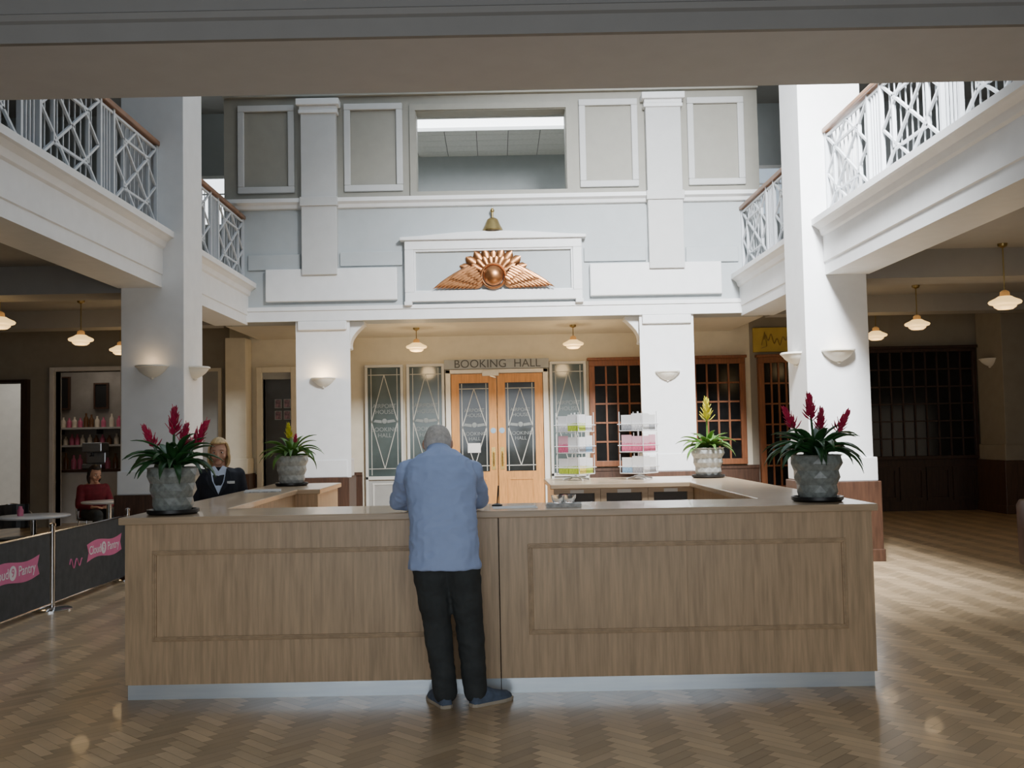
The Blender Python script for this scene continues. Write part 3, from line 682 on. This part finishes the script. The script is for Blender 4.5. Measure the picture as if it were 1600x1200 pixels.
# ------------------------------------------------------------------ postcard racks
CW=(.90,.90,.90); GR=(.48,.62,.06); PK=(.70,.14,.26); GY=(.36,.37,.40)
cards={'green':cardmat('card_green',CW,GR,.45),'pink':cardmat('card_pink',(.82,.45,.53),PK,.5),'grey':cardmat('card_grey',CW,GY,.35),'white':cardmat('card_white',CW,(.66,.67,.69),.25),'blue':cardmat('card_blue',CW,(.25,.42,.62),.4),'yellow':cardmat('card_yellow',CW,(.75,.62,.12),.45)}
def rack(x,y,label,which,cols):
    t=thing('postcard_rack',label,'postcard rack',(x,y,CT)); rz=Matrix.Translation((x,y,CT))@Matrix.Rotation(PI/4+.1,4,'Z')
    b_=MB()
    for k in range(4):
        a=k*PI/2+.4; b_.tube([(x,y,CT+.035),(x+.14*math.cos(a),y+.14*math.sin(a),CT+.008)],.007,6)
    b_.lathe([(.05,.02),(.05,.035),(.0,.045)],18,(x,y,CT)); b_.build('base','white',t)
    MB().tube([(x,y,CT+.02),(x,y,CT+.64)],.008,8).build('pole','white',t)
    h=.128
    for ti,z in enumerate((.07,.27,.47)):
        m=MB()
        for zz,hh in((z-.012,h),(z+.05,h+.012)):
            c=[rz@V((sx*hh,sy*hh,zz)) for sx,sy in((-1,-1),(1,-1),(1,1),(-1,1))]
            for k in range(4): m.tube([c[k],c[(k+1)%4]],.0045,5)
        for sx,sy in((-1,-1),(1,-1),(1,1),(-1,1)): m.tube([rz@V((sx*h,sy*h,z-.012)),rz@V((sx*h,sy*h,z+.17))],.0045,5); m.tube([rz@V((0,0,z-.012)),rz@V((sx*h,sy*h,z-.012))],.0045,5)
        m.build('wire_tier','white',t)
        for side in(0,1):
            X=rz@Matrix.Rotation(0 if side==1 else -PI/2,4,'Z')
            for half in(0,1):
                # on the left-hand face local x runs away from the viewer, so the far half reads first
                cn=cols[ti][side*2+half]; xa=-.110 if half==0 else .003; zt=.15 if (ti+half+side)%2 else .138
                o=MB().box(xa,xa+.107,-h+.006,-h+.018,z-.005,z+zt,X).build('postcard',cards[cn])
                tag(o,'%s postcard, %s in the row, %s tier of the %s rack'%(cn,('first','second','third','fourth')[side*2+half],('bottom','middle','top')[ti],which),'postcard','postcards in the racks')
rack(.745,9.5,'white wire postcard rack on the rear counter, left one of two','left',(('green','green','yellow','green'),('pink','white','grey','blue'),('white','green','green','white')))
rack(1.345,9.5,'white wire postcard rack on the rear counter, right one of two','right',(('blue','grey','white','grey'),('pink','pink','pink','pink'),('grey','white','white','grey')))
# ------------------------------------------------------------------ papers etc on counter
def sheet(name,x,y,w,d,h,rz,m,label,cat,mb=None):
    X=Matrix.Translation((x,y,CT))@Matrix.Rotation(rz,4,'Z'); q=MB(); k=max(1,int(h/.003))
    for i in range(k):
        o=R.uniform(-.004,.004) if k>1 else 0
        q.box(-w/2+o,w/2+o,-d/2-o,d/2-o,h*i/k,h*(i+1)/k,X)
    return tag(q.build(name,m),label,cat)
sheet('form_sheet',.10,6.12,.27,.20,.003,.05,'paper','white paper lying on the counter right of the leaning man','paper')
sheet('document_sheet',-.30,6.27,.30,.17,.003,-.03,'paper','white sheet the leaning man is reading on the counter','paper')
sheet('leaflet_stack',.40,6.10,.21,.15,.022,-.08,'news','stack of grey leaflets on the front counter under the glass dishes','leaflets')
sheet('newspaper',-2.0,8.55,.30,.38,.009,.2,'news','newspaper lying on the left wing of the counter','newspaper')
for i,(x,y) in enumerate(((.365,6.10),(.435,6.11))):
    tag(MB().lathe([(0,0),(.028,0),(.040,.03),(.042,.048),(.037,.048),(.034,.03),(.024,.008),(0,.008)],20,(x,y,CT+.0225)).build('glass_dish','glass',smooth=True),'small clear glass dish on the leaflet stack, %s one'%('left','right')[i],'glass dish')
t=thing('desk_pen','black pen standing in a desk holder beside the man','pen',(-.005,6.22,CT)); MB().lathe([(.035,0),(.032,.012),(.012,.02),(0,.02)],18,(-.005,6.22,CT)).build('holder','black',t,smooth=True); MB().tube([(-.005,6.22,CT+.015),(.005,6.21,CT+.13)],[.004,.005],8).build('barrel','black',t)
# ------------------------------------------------------------------ cafe furniture
def table(x,y,r,label):
    t=thing('round_table',label,'table',(x,y,0)); MB().lathe([(0,.725),(r-.01,.725),(r,.735),(r,.745),(r-.01,.75),(0,.75)],40,(x,y,0)).build('tabletop','tablew',t,smooth=True)
    MB().tube([(x,y,.02),(x,y,.725)],.032,14).build('pedestal','chrome',t,smooth=True); MB().lathe([(.22,0),(.22,.012),(.05,.04),(.03,.05)],28,(x,y,0)).build('base','chrome',t,smooth=True)
table(-4.88,10.55,.36,'white round cafe table nearest the dark barrier'); table(-5.0,12.9,.34,'white round cafe table in front of the woman in red')
tag(MB().lathe([(.03,0),(.032,.06),(.02,.08),(.02,.1),(0,.1)],14,(-5.0,10.5,.75)).build('sauce_bottle','jar1',smooth=True),'small pink bottle on the nearest white cafe table','bottle')
def make_chair():
    t=thing('bistro_chair','c','chair',(0,0,0),'dark bistro chairs in the cafe')
    MB().lathe([(0,.43),(.2,.43),(.215,.445),(.2,.46),(0,.465)],24).build('seat','black',t,smooth=True)
    for s in(-1,1):
        MB().tube([(s*.15,.14,.435),(s*.19,.19,0)],.012,8).build('leg','chrome',t); MB().tube([(s*.15,-.14,.435),(s*.19,-.2,0)],.012,8).build('leg','chrome',t)
    pts=[(-.19,-.10,.43)]+[(.21*math.cos(a),-.03+.19*math.sin(a)-.04,.60+.22*max(0,-math.sin(a))) for a in [PI+PI*i/12 for i in range(13)]]+[(.19,-.10,.43)]
    MB().tube(pts,.013,8).build('back_frame','chrome',t,smooth=True)
    rings=[]
    for i in range(9):
        a=PI*1.2+PI*.6*i/8; c=V((.20*math.cos(a),-.07+.18*math.sin(a),0)); n=V((math.cos(a),math.sin(a),0))*.008
        rings.append([c-n+V((0,0,.55)),c+n+V((0,0,.55)),c+n+V((0,0,.82)),c-n+V((0,0,.82))])
    MB().loft(rings).build('backrest','black',t,bevel=.004); return t
ch=make_chair()
for i,(x,y,rz,lab) in enumerate(((-5.25,9.95,-.6,'dark bistro chair at the front of the nearest cafe table'),(-5.35,11.2,-2.4,'dark bistro chair behind the nearest cafe table'),(-5.62,13.95,PI+.75,'dark bistro chair the woman in red sits on'),(-4.55,12.4,.7,'dark bistro chair beside the farther cafe table'))):
    place(ch,i==0,(x,y,0),rz,lab)
BX=-4.04
def post(y,label):
    t=thing('barrier_post',label,'barrier post',(BX,y,0)); MB().lathe([(.17,0),(.17,.012),(.14,.025),(.04,.035)],32,(BX,y,0)).build('base','chrome',t,smooth=True)
    MB().tube([(BX,y,.02),(BX,y,.75)],.022,16).build('pole','chrome',t,smooth=True); MB().lathe([(.024,.75),(.03,.755),(.03,.775),(.0,.785)],20,(BX,y,0)).build('cap','chrome',t,smooth=True)
post(9.1,'chrome barrier post with round base in front of the cafe'); post(10.95,'chrome barrier post beside the left column'); post(7.2,'chrome barrier post at the near end of the cafe barrier')
def banner(y0,y1,yl,label,fl):
    t=thing('barrier_banner',label,'banner',(BX,(y0+y1)/2,.05))
    MB().box(BX-.003,BX+.003,y0+.06,y1-.06,.06,.70).build('fabric','banner',t); 
    for z in(.06,.70): MB().tube([(BX,y0+.023,z),(BX,y1-.023,z)],.009,8).build('crossbar','chrome',t)
    L=.90; pts=[]; lo=[]
    for i in range(17):
        a=i/16; w=.022*math.sin(a*2*PI)+.03*(a-.5); pts.append((yl-L/2+L*a,.43+w+.085)); lo.append((yl-L/2+L*a,.43+w-.085))
    pts.append((yl+L/2-.04,.445)); lo=lo[::-1]; lo.append((yl-L/2+.04,.415))
    MB().prism(pts+lo,BX+.004,BX+.006,'x').build('pink_ribbon','pink',t)
    X=Matrix.Translation((BX+.008,yl,.43))@Matrix(((0,0,1,0),(1,0,0,0),(0,1,0,0),(0,0,0,1)))
    MB().tube([(BX+.006,yl-.035,.43),(BX+.0075,yl-.035,.43)],.062,24).build('roundel','pinkw',t)
    text('Cloud',.120,X@Matrix.Translation((-.255,.002,0)),'lettering','pinkw',t,.001); text('Pantry',.120,X@Matrix.Translation((.215,.0,0)),'lettering','pinkw',t,.001)
    text('9',.10,X@Matrix.Translation((-.035,0,.001)),'numeral','pink',t,.001)
    g=MB(); q=[]
    for i in range(30):
        a=i/29; q.append((BX+.006,fl+.28*a,.36+.05*math.sin(a*14)*(1-a*.4)))
    g.tube(q,.006,5); g.build('pink_script','pink',t)
banner(9.1,10.95,10.30,'dark barrier banner with pink ribbon beside the left column',9.45)
banner(7.2,9.1,8.38,'dark barrier banner with pink ribbon at the left edge',7.4)
# leather tub chair at far right
ax_,ay_=5.62,10.0
t=thing('tub_armchair','dark brown leather tub armchair at the right edge','armchair',(ax_,ay_,0))
rings=[]
for i in range(25):
    a=math.radians(60+240*i/24)
    h=.62+.14*math.sin(PI*i/24); ro,ri=.40,.31
    d=V((math.cos(a),math.sin(a),0)); c=V((ax_,ay_,0))
    rings.append([c+d*ri+V((0,0,.10)),c+d*ro+V((0,0,.10)),c+d*(ro+.01)+V((0,0,h-.06)),c+d*(ro-.02)+V((0,0,h)),c+d*(ri+.02)+V((0,0,h)),c+d*ri+V((0,0,h-.05))])
MB().loft(rings).build('shell','leather',t,smooth=True,bevel=.015,ang=60)
MB().lathe([(0,.10),(.30,.10),(.305,.38),(.28,.43),(0,.45)],28,(ax_,ay_,0)).build('seat_cushion','leather',t,smooth=True)
for k in range(4):
    a=k*PI/2+PI/4; MB().tube([(ax_+.28*math.cos(a),ay_+.28*math.sin(a),.11),(ax_+.29*math.cos(a),ay_+.29*math.sin(a),0)],[.025,.018],8).build('foot','dado',t)
# ------------------------------------------------------------------ people
def ell(c,ax,ay,rx,ry,n=24,p=2.2):
    r=[]
    for j in range(n):
        a=2*PI*j/n; ca,sa=math.cos(a),math.sin(a)
        r.append(c+ax*rx*math.copysign(abs(ca)**(2/p),ca)+ay*ry*math.copysign(abs(sa)**(2/p),sa))
    return r
def torso(mb,secs,k=1.0,add=0,ax=V((1,0,0))):
    pts=[V(s[0]) for s in secs]; rings=[]
    for i,s in enumerate(secs):
        t=(pts[min(i+1,len(pts)-1)]-pts[max(0,i-1)]).normalized(); a=ax-t*ax.dot(t); a.normalize(); ay=t.cross(a)
        rings.append(ell(pts[i],a,ay,s[1]*k+add,s[2]*k+add))
    mb.loft(rings)
def limb(mb,pts,rad):
    P=[V(p) for p in pts]; Q=[];S=[]
    for i in range(len(P)-1):
        for j in range(5):
            a=j/5; Q.append(P[i].lerp(P[i+1],a)); S.append(rad[i]*(1-a)+rad[i+1]*a)
    Q.append(P[-1]); S.append(rad[-1])
    mb.tube(Q,S,14)
    for p,r in zip(P,rad): mb.ellip(p,(r,r,r),nu=12,nv=8)
def headpt(th,ph,off=0):
    x=math.sin(th)*math.cos(ph); y=math.sin(th)*math.sin(ph); z=math.cos(th)
    t=max(0,-z); X=(.075+off)*x*(1-.30*t**1.6); Y=(.097+off)*y; Z=(.116+off)*z
    if y>0: Y*=1-.06*t
    else: Y*=1-.40*t
    return X,Y,Z
def head(mb,c,f,u,nb):
    c=V(c); f=V(f).normalized(); u=V(u); u=(u-f*u.dot(f)).normalized(); r=f.cross(u); A=(r,f,u)
    def L(x,y,z): return c+r*x+f*y+u*z
    nu,nv=28,18; vs=[L(*headpt(0,0))]; fs=[]
    for i in range(1,nv):
        for j in range(nu): vs.append(L(*headpt(PI*i/nv,2*PI*j/nu)))
    vs.append(L(*headpt(PI,0))); last=len(vs)-1
    for j in range(nu): fs.append((0,1+j,1+(j+1)%nu)); fs.append((last,last-nu+(j+1)%nu,last-nu+j))
    for i in range(nv-2):
        for j in range(nu): a=1+i*nu+j; b_=1+i*nu+(j+1)%nu; fs.append((a,a+nu,b_+nu,b_))
    mb.add(vs,fs)
    mb.ellip(L(0,.097,-.018),(.011,.018,.026),A); mb.ellip(L(0,.104,-.030),(.015,.012,.011),A)
    mb.ellip(L(0,.080,.030),(.050,.016,.011),A); mb.ellip(L(0,.066,-.092),(.030,.022,.020),A); mb.ellip(L(0,.080,-.060),(.024,.011,.013),A)
    for s in(-1,1):
        mb.ellip(L(s*.079,-.008,-.008),(.012,.020,.032),A); mb.ellip(L(s*.038,.058,-.032),(.026,.024,.026),A)
    limb(mb,[L(0,-.02,-.05),V(nb)],[.056,.060])
    return L,A
def face(L,A,par,M_,brow):
    for s in(-1,1):
        e=MB().ellip(L(s*.032,.081,.004),(.013,.010,.007),A); e.v=[M_@v for v in e.v]; e=e.build('eye','eyew',par,smooth=True)
        q=MB().ellip(L(s*.032,.089,.004),(.006,.004,.006),A); q.v=[M_@v for v in q.v]; q.build('pupil','eyed',e,smooth=True)
        q=MB().tube([L(s*.018,.094,.024),L(s*.033,.092,.028),L(s*.050,.083,.024)],[.002,.0028,.0015],6); q.v=[M_@v for v in q.v]; q.build('eyebrow',brow,par)
    q=MB().ellip(L(0,.088,-.058),(.022,.006,.006),A); q.v=[M_@v for v in q.v]; q.build('mouth','lip',par,smooth=True)
def hairshell(L,pred,off,par,m,M_,solid=.01,low=None,name='hair'):
    nu,nv=40,28; vs=[];fs=[]
    for i in range(nv+1):
        for j in range(nu):
            th=PI*max(.002,i/nv); ph=2*PI*j/nu; X,Y,Z=headpt(th,ph,off)
            k=1+.025*noise.noise(V((X*40,Y*40,Z*14)))
            if low: X,Y,Z=low(X,Y,Z)
            vs.append(M_@L(X*k,Y*k,Z))
    for i in range(nv):
        for j in range(nu):
            th=PI*(i+.5)/nv; ph=2*PI*(j+.5)/nu
            if pred(th,ph): fs.append((i*nu+j,(i+1)*nu+j,(i+1)*nu+(j+1)%nu,i*nu+(j+1)%nu))
    g=MB(); g.add(vs,fs)
    used=sorted({k for f in g.f for k in f}); mp={k:i for i,k in enumerate(used)}
    g.v=[g.v[k] for k in used]; g.f=[[mp[k] for k in f] for f in g.f]
    return g.build(name,m,par,smooth=True,solid=solid,ang=180)
def hand(mb,w,d,up,side,curl=.5):
    w=V(w); d=V(d).normalized(); up=V(up); up=(up-d*up.dot(d)).normalized(); s=d.cross(up).normalized()*side
    rings=[]
    for a,hw,ht in((0,.027,.020),(.03,.036,.019),(.065,.042,.017),(.09,.040,.013)):
        rings.append(ell(w+d*a,s,up,hw,ht,14,2.6))
    mb.loft(rings)
    for i,(o,L) in enumerate(((.030,.070),(.010,.080),(-.010,.074),(-.029,.058))):
        p=w+d*.080+s*o; e=0; pts=[p]
        for k,fr in enumerate((.45,.32,.23)):
            dd=d*math.cos(e)-up*math.sin(e); p=p+dd*L*fr; pts.append(p); e+=curl
        mb.tube(pts,[.0095,.009,.0082,.006],8); mb.ellip(pts[-1],(.006,.006,.006),nu=8,nv=6)
    p=w+d*.025+s*.030; q=p+(s*.7+d*.7).normalized()*.035; r_=q+(s*.25+d*.95-up*.2).normalized()*.032
    mb.tube([p,q,r_],[.013,.011,.008],8)
def fuse(mb,name,m,par,vox,M_=Matrix(),it=5,wr=0,label=None):
    me=bpy.data.meshes.new('tmp'); me.from_pydata(mb.v,[],mb.f)
    bm=bmesh.new(); bm.from_mesh(me); bmesh.ops.recalc_face_normals(bm,faces=bm.faces); bm.to_mesh(me); bm.free()
    o=bpy.data.objects.new('tmp',me); C.objects.link(o)
    r=o.modifiers.new('r','REMESH'); r.mode='VOXEL'; r.voxel_size=vox
    s=o.modifiers.new('s','SMOOTH'); s.factor=.5; s.iterations=it
    n=evalmesh(o); bpy.data.objects.remove(o); n.name=name
    if wr:
        nn=[v.normal.copy() for v in n.vertices]
        for v,q in zip(n.vertices,nn):
            c=v.co; k=noise.noise(V((c.x*7+c.z*4,c.y*7,c.z*11-c.x*5)))*.6+(.5-abs(noise.noise(V((c.x*13-c.z*7+5,c.y*13,c.z*17+c.x*6))))*1.6)*.55; v.co=c+q*k*wr
    n.transform(M_); n.transform(Matrix.Translation(-ORG[par.name]))
    for p in n.polygons: p.use_smooth=True
    n.materials.clear(); return fin(name,n,m,par,label)
def shoe(par,heel,ang,m,ms,M_=Matrix()):
    X=M_@Matrix.Translation((heel[0],heel[1],0))@Matrix.Rotation(ang,4,'Z'); rings=[]
    for d,w,h in((.0,.026,.055),(.02,.036,.085),(.06,.038,.092),(.10,.040,.085),(.15,.046,.062),(.20,.047,.048),(.245,.038,.038),(.27,.018,.022)):
        rings.append([X@V((w*math.cos(a),d,.016+h*max(0,math.sin(a)))) for a in [PI*k/10 for k in range(11)]])
    o=MB().loft(rings).build('shoe',m,par,smooth=True,ang=70)
    pl=[]
    for d,w in((-.008,.018),(.01,.036),(.06,.041),(.10,.042),(.15,.050),(.20,.052),(.25,.042),(.28,.02)): pl.append((w,d))
    pl=pl+[(-w,d) for w,d in pl[::-1]]
    q=MB().prism(pl,0,.02,'z'); q.v=[X@v for v in q.v]; q.build('sole',ms,o,bevel=.004)
# --- leaning man
man=thing('person','person in light blue shirt and dark trousers leaning on the counter, seen from behind','person',(-.24,5.62,0))
secs=[((-.300,5.525,.84),.162,.12),((-.300,5.53,.94),.166,.126),((-.303,5.55,1.05),.162,.120),((-.312,5.59,1.15),.172,.122),((-.320,5.635,1.245),.184,.120),((-.328,5.685,1.322),.174,.100),((-.333,5.73,1.368),.11,.075),((-.337,5.77,1.402),.06,.06)]
sh=[(-.506,5.70,1.290),(-.154,5.70,1.290)]; el_=[(-.582,5.915,1.118),(-.102,5.915,1.118)]; wr=[(-.440,6.12,1.095),(-.215,6.13,1.095)]
hp=[(-.385,5.54,.86),(-.215,5.54,.86)]; kn=[(-.352,5.595,.48),(-.172,5.60,.48)]; an=[(-.312,5.635,.08),(-.146,5.645,.08)]
bd=MB(); torso(bd,secs,.86); hc=(-.345,5.845,1.455); hf=V((0,.88,-.48)); 
L_,A_=head(bd,hc,hf,(0,.5,.8),(-.335,5.755,1.368))
for i in(0,1):
    limb(bd,[sh[i],el_[i],wr[i]],[.055,.042,.029]); limb(bd,[hp[i],kn[i],an[i]],[.085,.057,.04])
    d=(V(wr[i])-V(el_[i])); d.z=0
    hand(bd,V(wr[i]),d+V((0,0,-.02)),(0,0,1),(1,-1)[i],.28)
fuse(bd,'body','skin',man,.0065,it=3)
sm=MB(); hem=[((-.300,5.520,.775),.198,.152),((-.300,5.522,.85),.190,.148)]+[(c,rx+.022,ry+.022) for c,rx,ry in secs[1:6]]+[((-.333,5.73,1.373),.125,.088),((-.336,5.758,1.398),.070,.068)]
torso(sm,hem)
for i in(0,1):
    limb(sm,[V(sh[i])+V(((.04,-.04)[i],0,.012)),V(sh[i]),V(sh[i]).lerp(V(el_[i]),.5),el_[i],V(el_[i]).lerp(V(wr[i]),.82)],[.070,.074,.066,.056,.045])
fuse(sm,'shirt','shirt',man,.007,it=5,wr=.014)
col=MB(); rings=[]
for i,(dz,r1) in enumerate(((-.010,.074),(.014,.071),(.030,.067),(.030,.060),(-.008,.062))):
    rings.append(ell(V((-.337,5.768+dz*.9,1.398+dz)),V((1,0,0)),V((0,.85,-.5)),r1,r1,24,2))
col.loft(rings,False).build('collar','shirt',man,smooth=True,ang=180)
tr=MB(); torso(tr,[((-.300,5.53,.80),.170,.128),((-.300,5.535,.88),.176,.136),((-.302,5.54,.96),.170,.13)])
for i in(0,1): limb(tr,[hp[i],V(hp[i]).lerp(V(kn[i]),.5),kn[i],V(kn[i]).lerp(V(an[i]),.5),V(an[i])+V((0,-.004,.0))],[.104,.096,.080,.074,.067])
fuse(tr,'trousers','trous',man,.008,it=6,wr=.009)
shoe(man,(-.300,5.575),math.radians(22),'shoe','sole'); shoe(man,(-.165,5.60),math.radians(-52),'shoe','sole')
hairshell(L_,lambda th,ph: (.80<th<2.1 and math.sin(ph)<.25),.004,man,'hairg',Matrix(),.008)
# --- woman in dark suit, facing the camera
wm=thing('person','blonde person in dark suit jacket with white badge behind the left wing of the counter','person',(-2.50,9.0,0))
X=Matrix.Translation((-2.50,9.0,0))@Matrix.Rotation(PI+.22,4,'Z')
secs=[((0,0,.72),.165,.115),((0,0,.82),.160,.11),((0,0,.92),.135,.095),((0,.005,1.02),.150,.105),((0,.008,1.12),.165,.11),((0,0,1.20),.170,.095),((0,-.005,1.245),.12,.07),((0,0,1.28),.055,.052)]
sh=[(-.165,0,1.19),(.165,0,1.19)]; el_=[(-.215,-.03,.94),(.215,-.03,.94)]; wr=[(-.205,.06,.74),(.205,.06,.74)]
hp=[(-.085,0,.74),(.085,0,.74)]; kn=[(-.085,.01,.42),(.085,.01,.42)]; an=[(-.085,0,.07),(.085,0,.07)]
bd=MB(); torso(bd,secs,.9); Lw,Aw=head(bd,(0,.02,1.392),(.05,1,-.06),(0,0,1),(0,-.005,1.26))
for i in(0,1):
    limb(bd,[sh[i],el_[i],wr[i]],[.047,.037,.025]); limb(bd,[hp[i],kn[i],an[i]],[.075,.05,.036]); hand(bd,wr[i],(0,.15,-1),(( -1,0,0),(1,0,0))[i],(1,-1)[i]*-1,.3)
fuse(bd,'body','skin',wm,.006,X,5); face(Lw,Aw,wm,X,'brow')
jk=MB(); torso(jk,[(c,rx+.02,ry+.02) for c,rx,ry in secs[:6]]+[((0,-.012,1.245),.125,.07)])
for i in(0,1): limb(jk,[sh[i],el_[i],V(el_[i]).lerp(V(wr[i]),.92)],[.064,.054,.042])
fuse(jk,'jacket','jacket',wm,.008,X,5)
tr=MB(); torso(tr,[((0,0,.68),.168,.12),((0,0,.80),.168,.12)])
for i in(0,1): limb(tr,[hp[i],kn[i],(an[i][0],0,.09)],[.09,.07,.058])
fuse(tr,'trousers','jacket',wm,.009,X,5)
for s in(-1,1): shoe(wm,(s*.085,-.06),0,'black','black',X)
q=MB(); 
vsx=[(-.075,1.255),(-.035,1.275),(0,1.225),(.035,1.275),(.075,1.255),(.06,1.16),(0,1.02),(-.06,1.16)]
q.prism(vsx,.132,.149,'y'); 
for v in q.v: v.y+= -.050*max(0,(v.z-1.12)/.15)
q.v=[X@v for v in q.v]; q.build('shirt_front','blouse',wm,bevel=.004)
for s in(-1,1):
    q=MB().prism([(s*.07,1.255),(s*.10,1.22),(s*.11,1.16),(s*.08,1.10),(0.004*s,1.0),(s*.05,1.13)],.136,.156,'y')
    for v in q.v: v.y+= -.050*max(0,(v.z-1.12)/.15)
    q.v=[X@v for v in q.v]; q.build('lapel','jacket',wm,bevel=.003)
q=MB().box(-.14,-.075,.130,.150,1.115,1.137); q.v=[X@v for v in q.v]; q.build('name_badge','paper',wm)
def bob(Xx,Y,Z):
    if Z<-.02: Z=-.02+(Z+.02)*1.5; Xx*=1.0+.35*min(1,(-Z)/.1)
    return Xx,Y,Z
hairshell(Lw,lambda th,ph: (th<.85) or (th<2.6 and math.sin(ph)<.25),.014,wm,'hairb',X,.016,bob)
# --- seated woman in red
sw=thing('person','dark-haired person in red top sitting at the farther cafe table','person',(-5.62,13.95,0))
X=Matrix.Translation((-5.62,13.95,0))@Matrix.Rotation(PI+.75,4,'Z')
secs=[((0,-.03,.47),.17,.12),((0,-.04,.58),.155,.11),((0,-.03,.70),.145,.10),((0,-.02,.80),.165,.11),((0,-.015,.88),.17,.095),((0,-.015,.925),.11,.07),((0,-.005,.96),.055,.052)]
sh=[(-.165,-.02,.87),(.165,-.02,.87)]; el_=[(-.22,.05,.64),(.22,.05,.64)]; wr=[(-.10,.25,.62),(.12,.25,.62)]
hp=[(-.09,.0,.52),(.09,.0,.52)]; kn=[(-.10,.40,.52),(.10,.40,.52)]; an=[(-.10,.38,.08),(.10,.40,.08)]
bd=MB(); torso(bd,secs,.9); Ls,As=head(bd,(0,.03,1.065),(-.2,1,-.25),(0,0,1),(0,-.005,.94))
for i in(0,1):
    limb(bd,[sh[i],el_[i],wr[i]],[.046,.037,.025]); limb(bd,[hp[i],kn[i],an[i]],[.08,.055,.038]); hand(bd,wr[i],((.4,-.4)[i],.6,.0),(0,0,1),(1,-1)[i],.4)
fuse(bd,'body','skin',sw,.007,X,4); face(Ls,As,sw,X,'hairk')
jk=MB(); torso(jk,[(c,rx+.018,ry+.018) for c,rx,ry in secs[:6]])
for i in(0,1): limb(jk,[sh[i],el_[i],V(el_[i]).lerp(V(wr[i]),.85)],[.060,.052,.040])
fuse(jk,'top','redtop',sw,.009,X,5)
tr=MB(); torso(tr,[((0,-.03,.46),.175,.13),((0,-.03,.58),.165,.12)])
for i in(0,1): limb(tr,[hp[i],kn[i],(an[i][0],an[i][1],.1)],[.095,.072,.055])
fuse(tr,'trousers','trous',sw,.009,X,5)
for i in(0,1): shoe(sw,(an[i][0],an[i][1]-.06),0,'black','black',X)
hairshell(Ls,lambda th,ph: (th<.85) or (th<2.5 and math.sin(ph)<.2),.012,sw,'hairk',X,.014,bob)
# ------------------------------------------------------------------ lights
def area(n,loc,rot,sx,sy,e,col,spread=None):
    l=bpy.data.lights.new(n,'AREA'); l.shape='RECTANGLE'; l.size=sx; l.size_y=sy; l.energy=e; l.color=col
    if spread: l.spread=math.radians(spread)
    o=bpy.data.objects.new(n,l); C.objects.link(o); o.location=loc; o.rotation_euler=rot; return o
area('skylight',(0,10.3,7.55),(0,0,0),6.8,9.4,180,(.78,.89,1))
o=area('sky_patch',(2.45,6.6,7.5),(0,0,0),1.2,1.6,900,(.95,.97,1),86); d=V((2.95,13.3,2.3))-V(o.location); o.rotation_euler=d.to_track_quat('-Z','Y').to_euler()
area('front_fill',(0,-3.6,1.9),(PI/2,0,0),7,2.6,92,(.88,.94,1),110)  # fill light added behind the camera, no window modelled there
area('upper_room_light',(0,16.9,6.6),(0,0,0),4,.8,8,(.95,.98,1))
area('cafe_light',(-8.0,19.9,3.35),(0,0,0),1.4,.9,9,(1,.90,.78))
area('doorway_light',(-9.5,19.6,3.4),(0,0,0),.7,.7,9,(1,.95,.88))
area('right_window_light',(10.3,9.5,1.2),(0,PI/2,0),1.6,5,26,(1,.86,.68))
w=bpy.data.worlds.new('world'); SC.world=w; w.use_nodes=True; bg=w.node_tree.nodes['Background']
bg.inputs['Color'].default_value=(.75,.86,1,1); bg.inputs['Strength'].default_value=.3
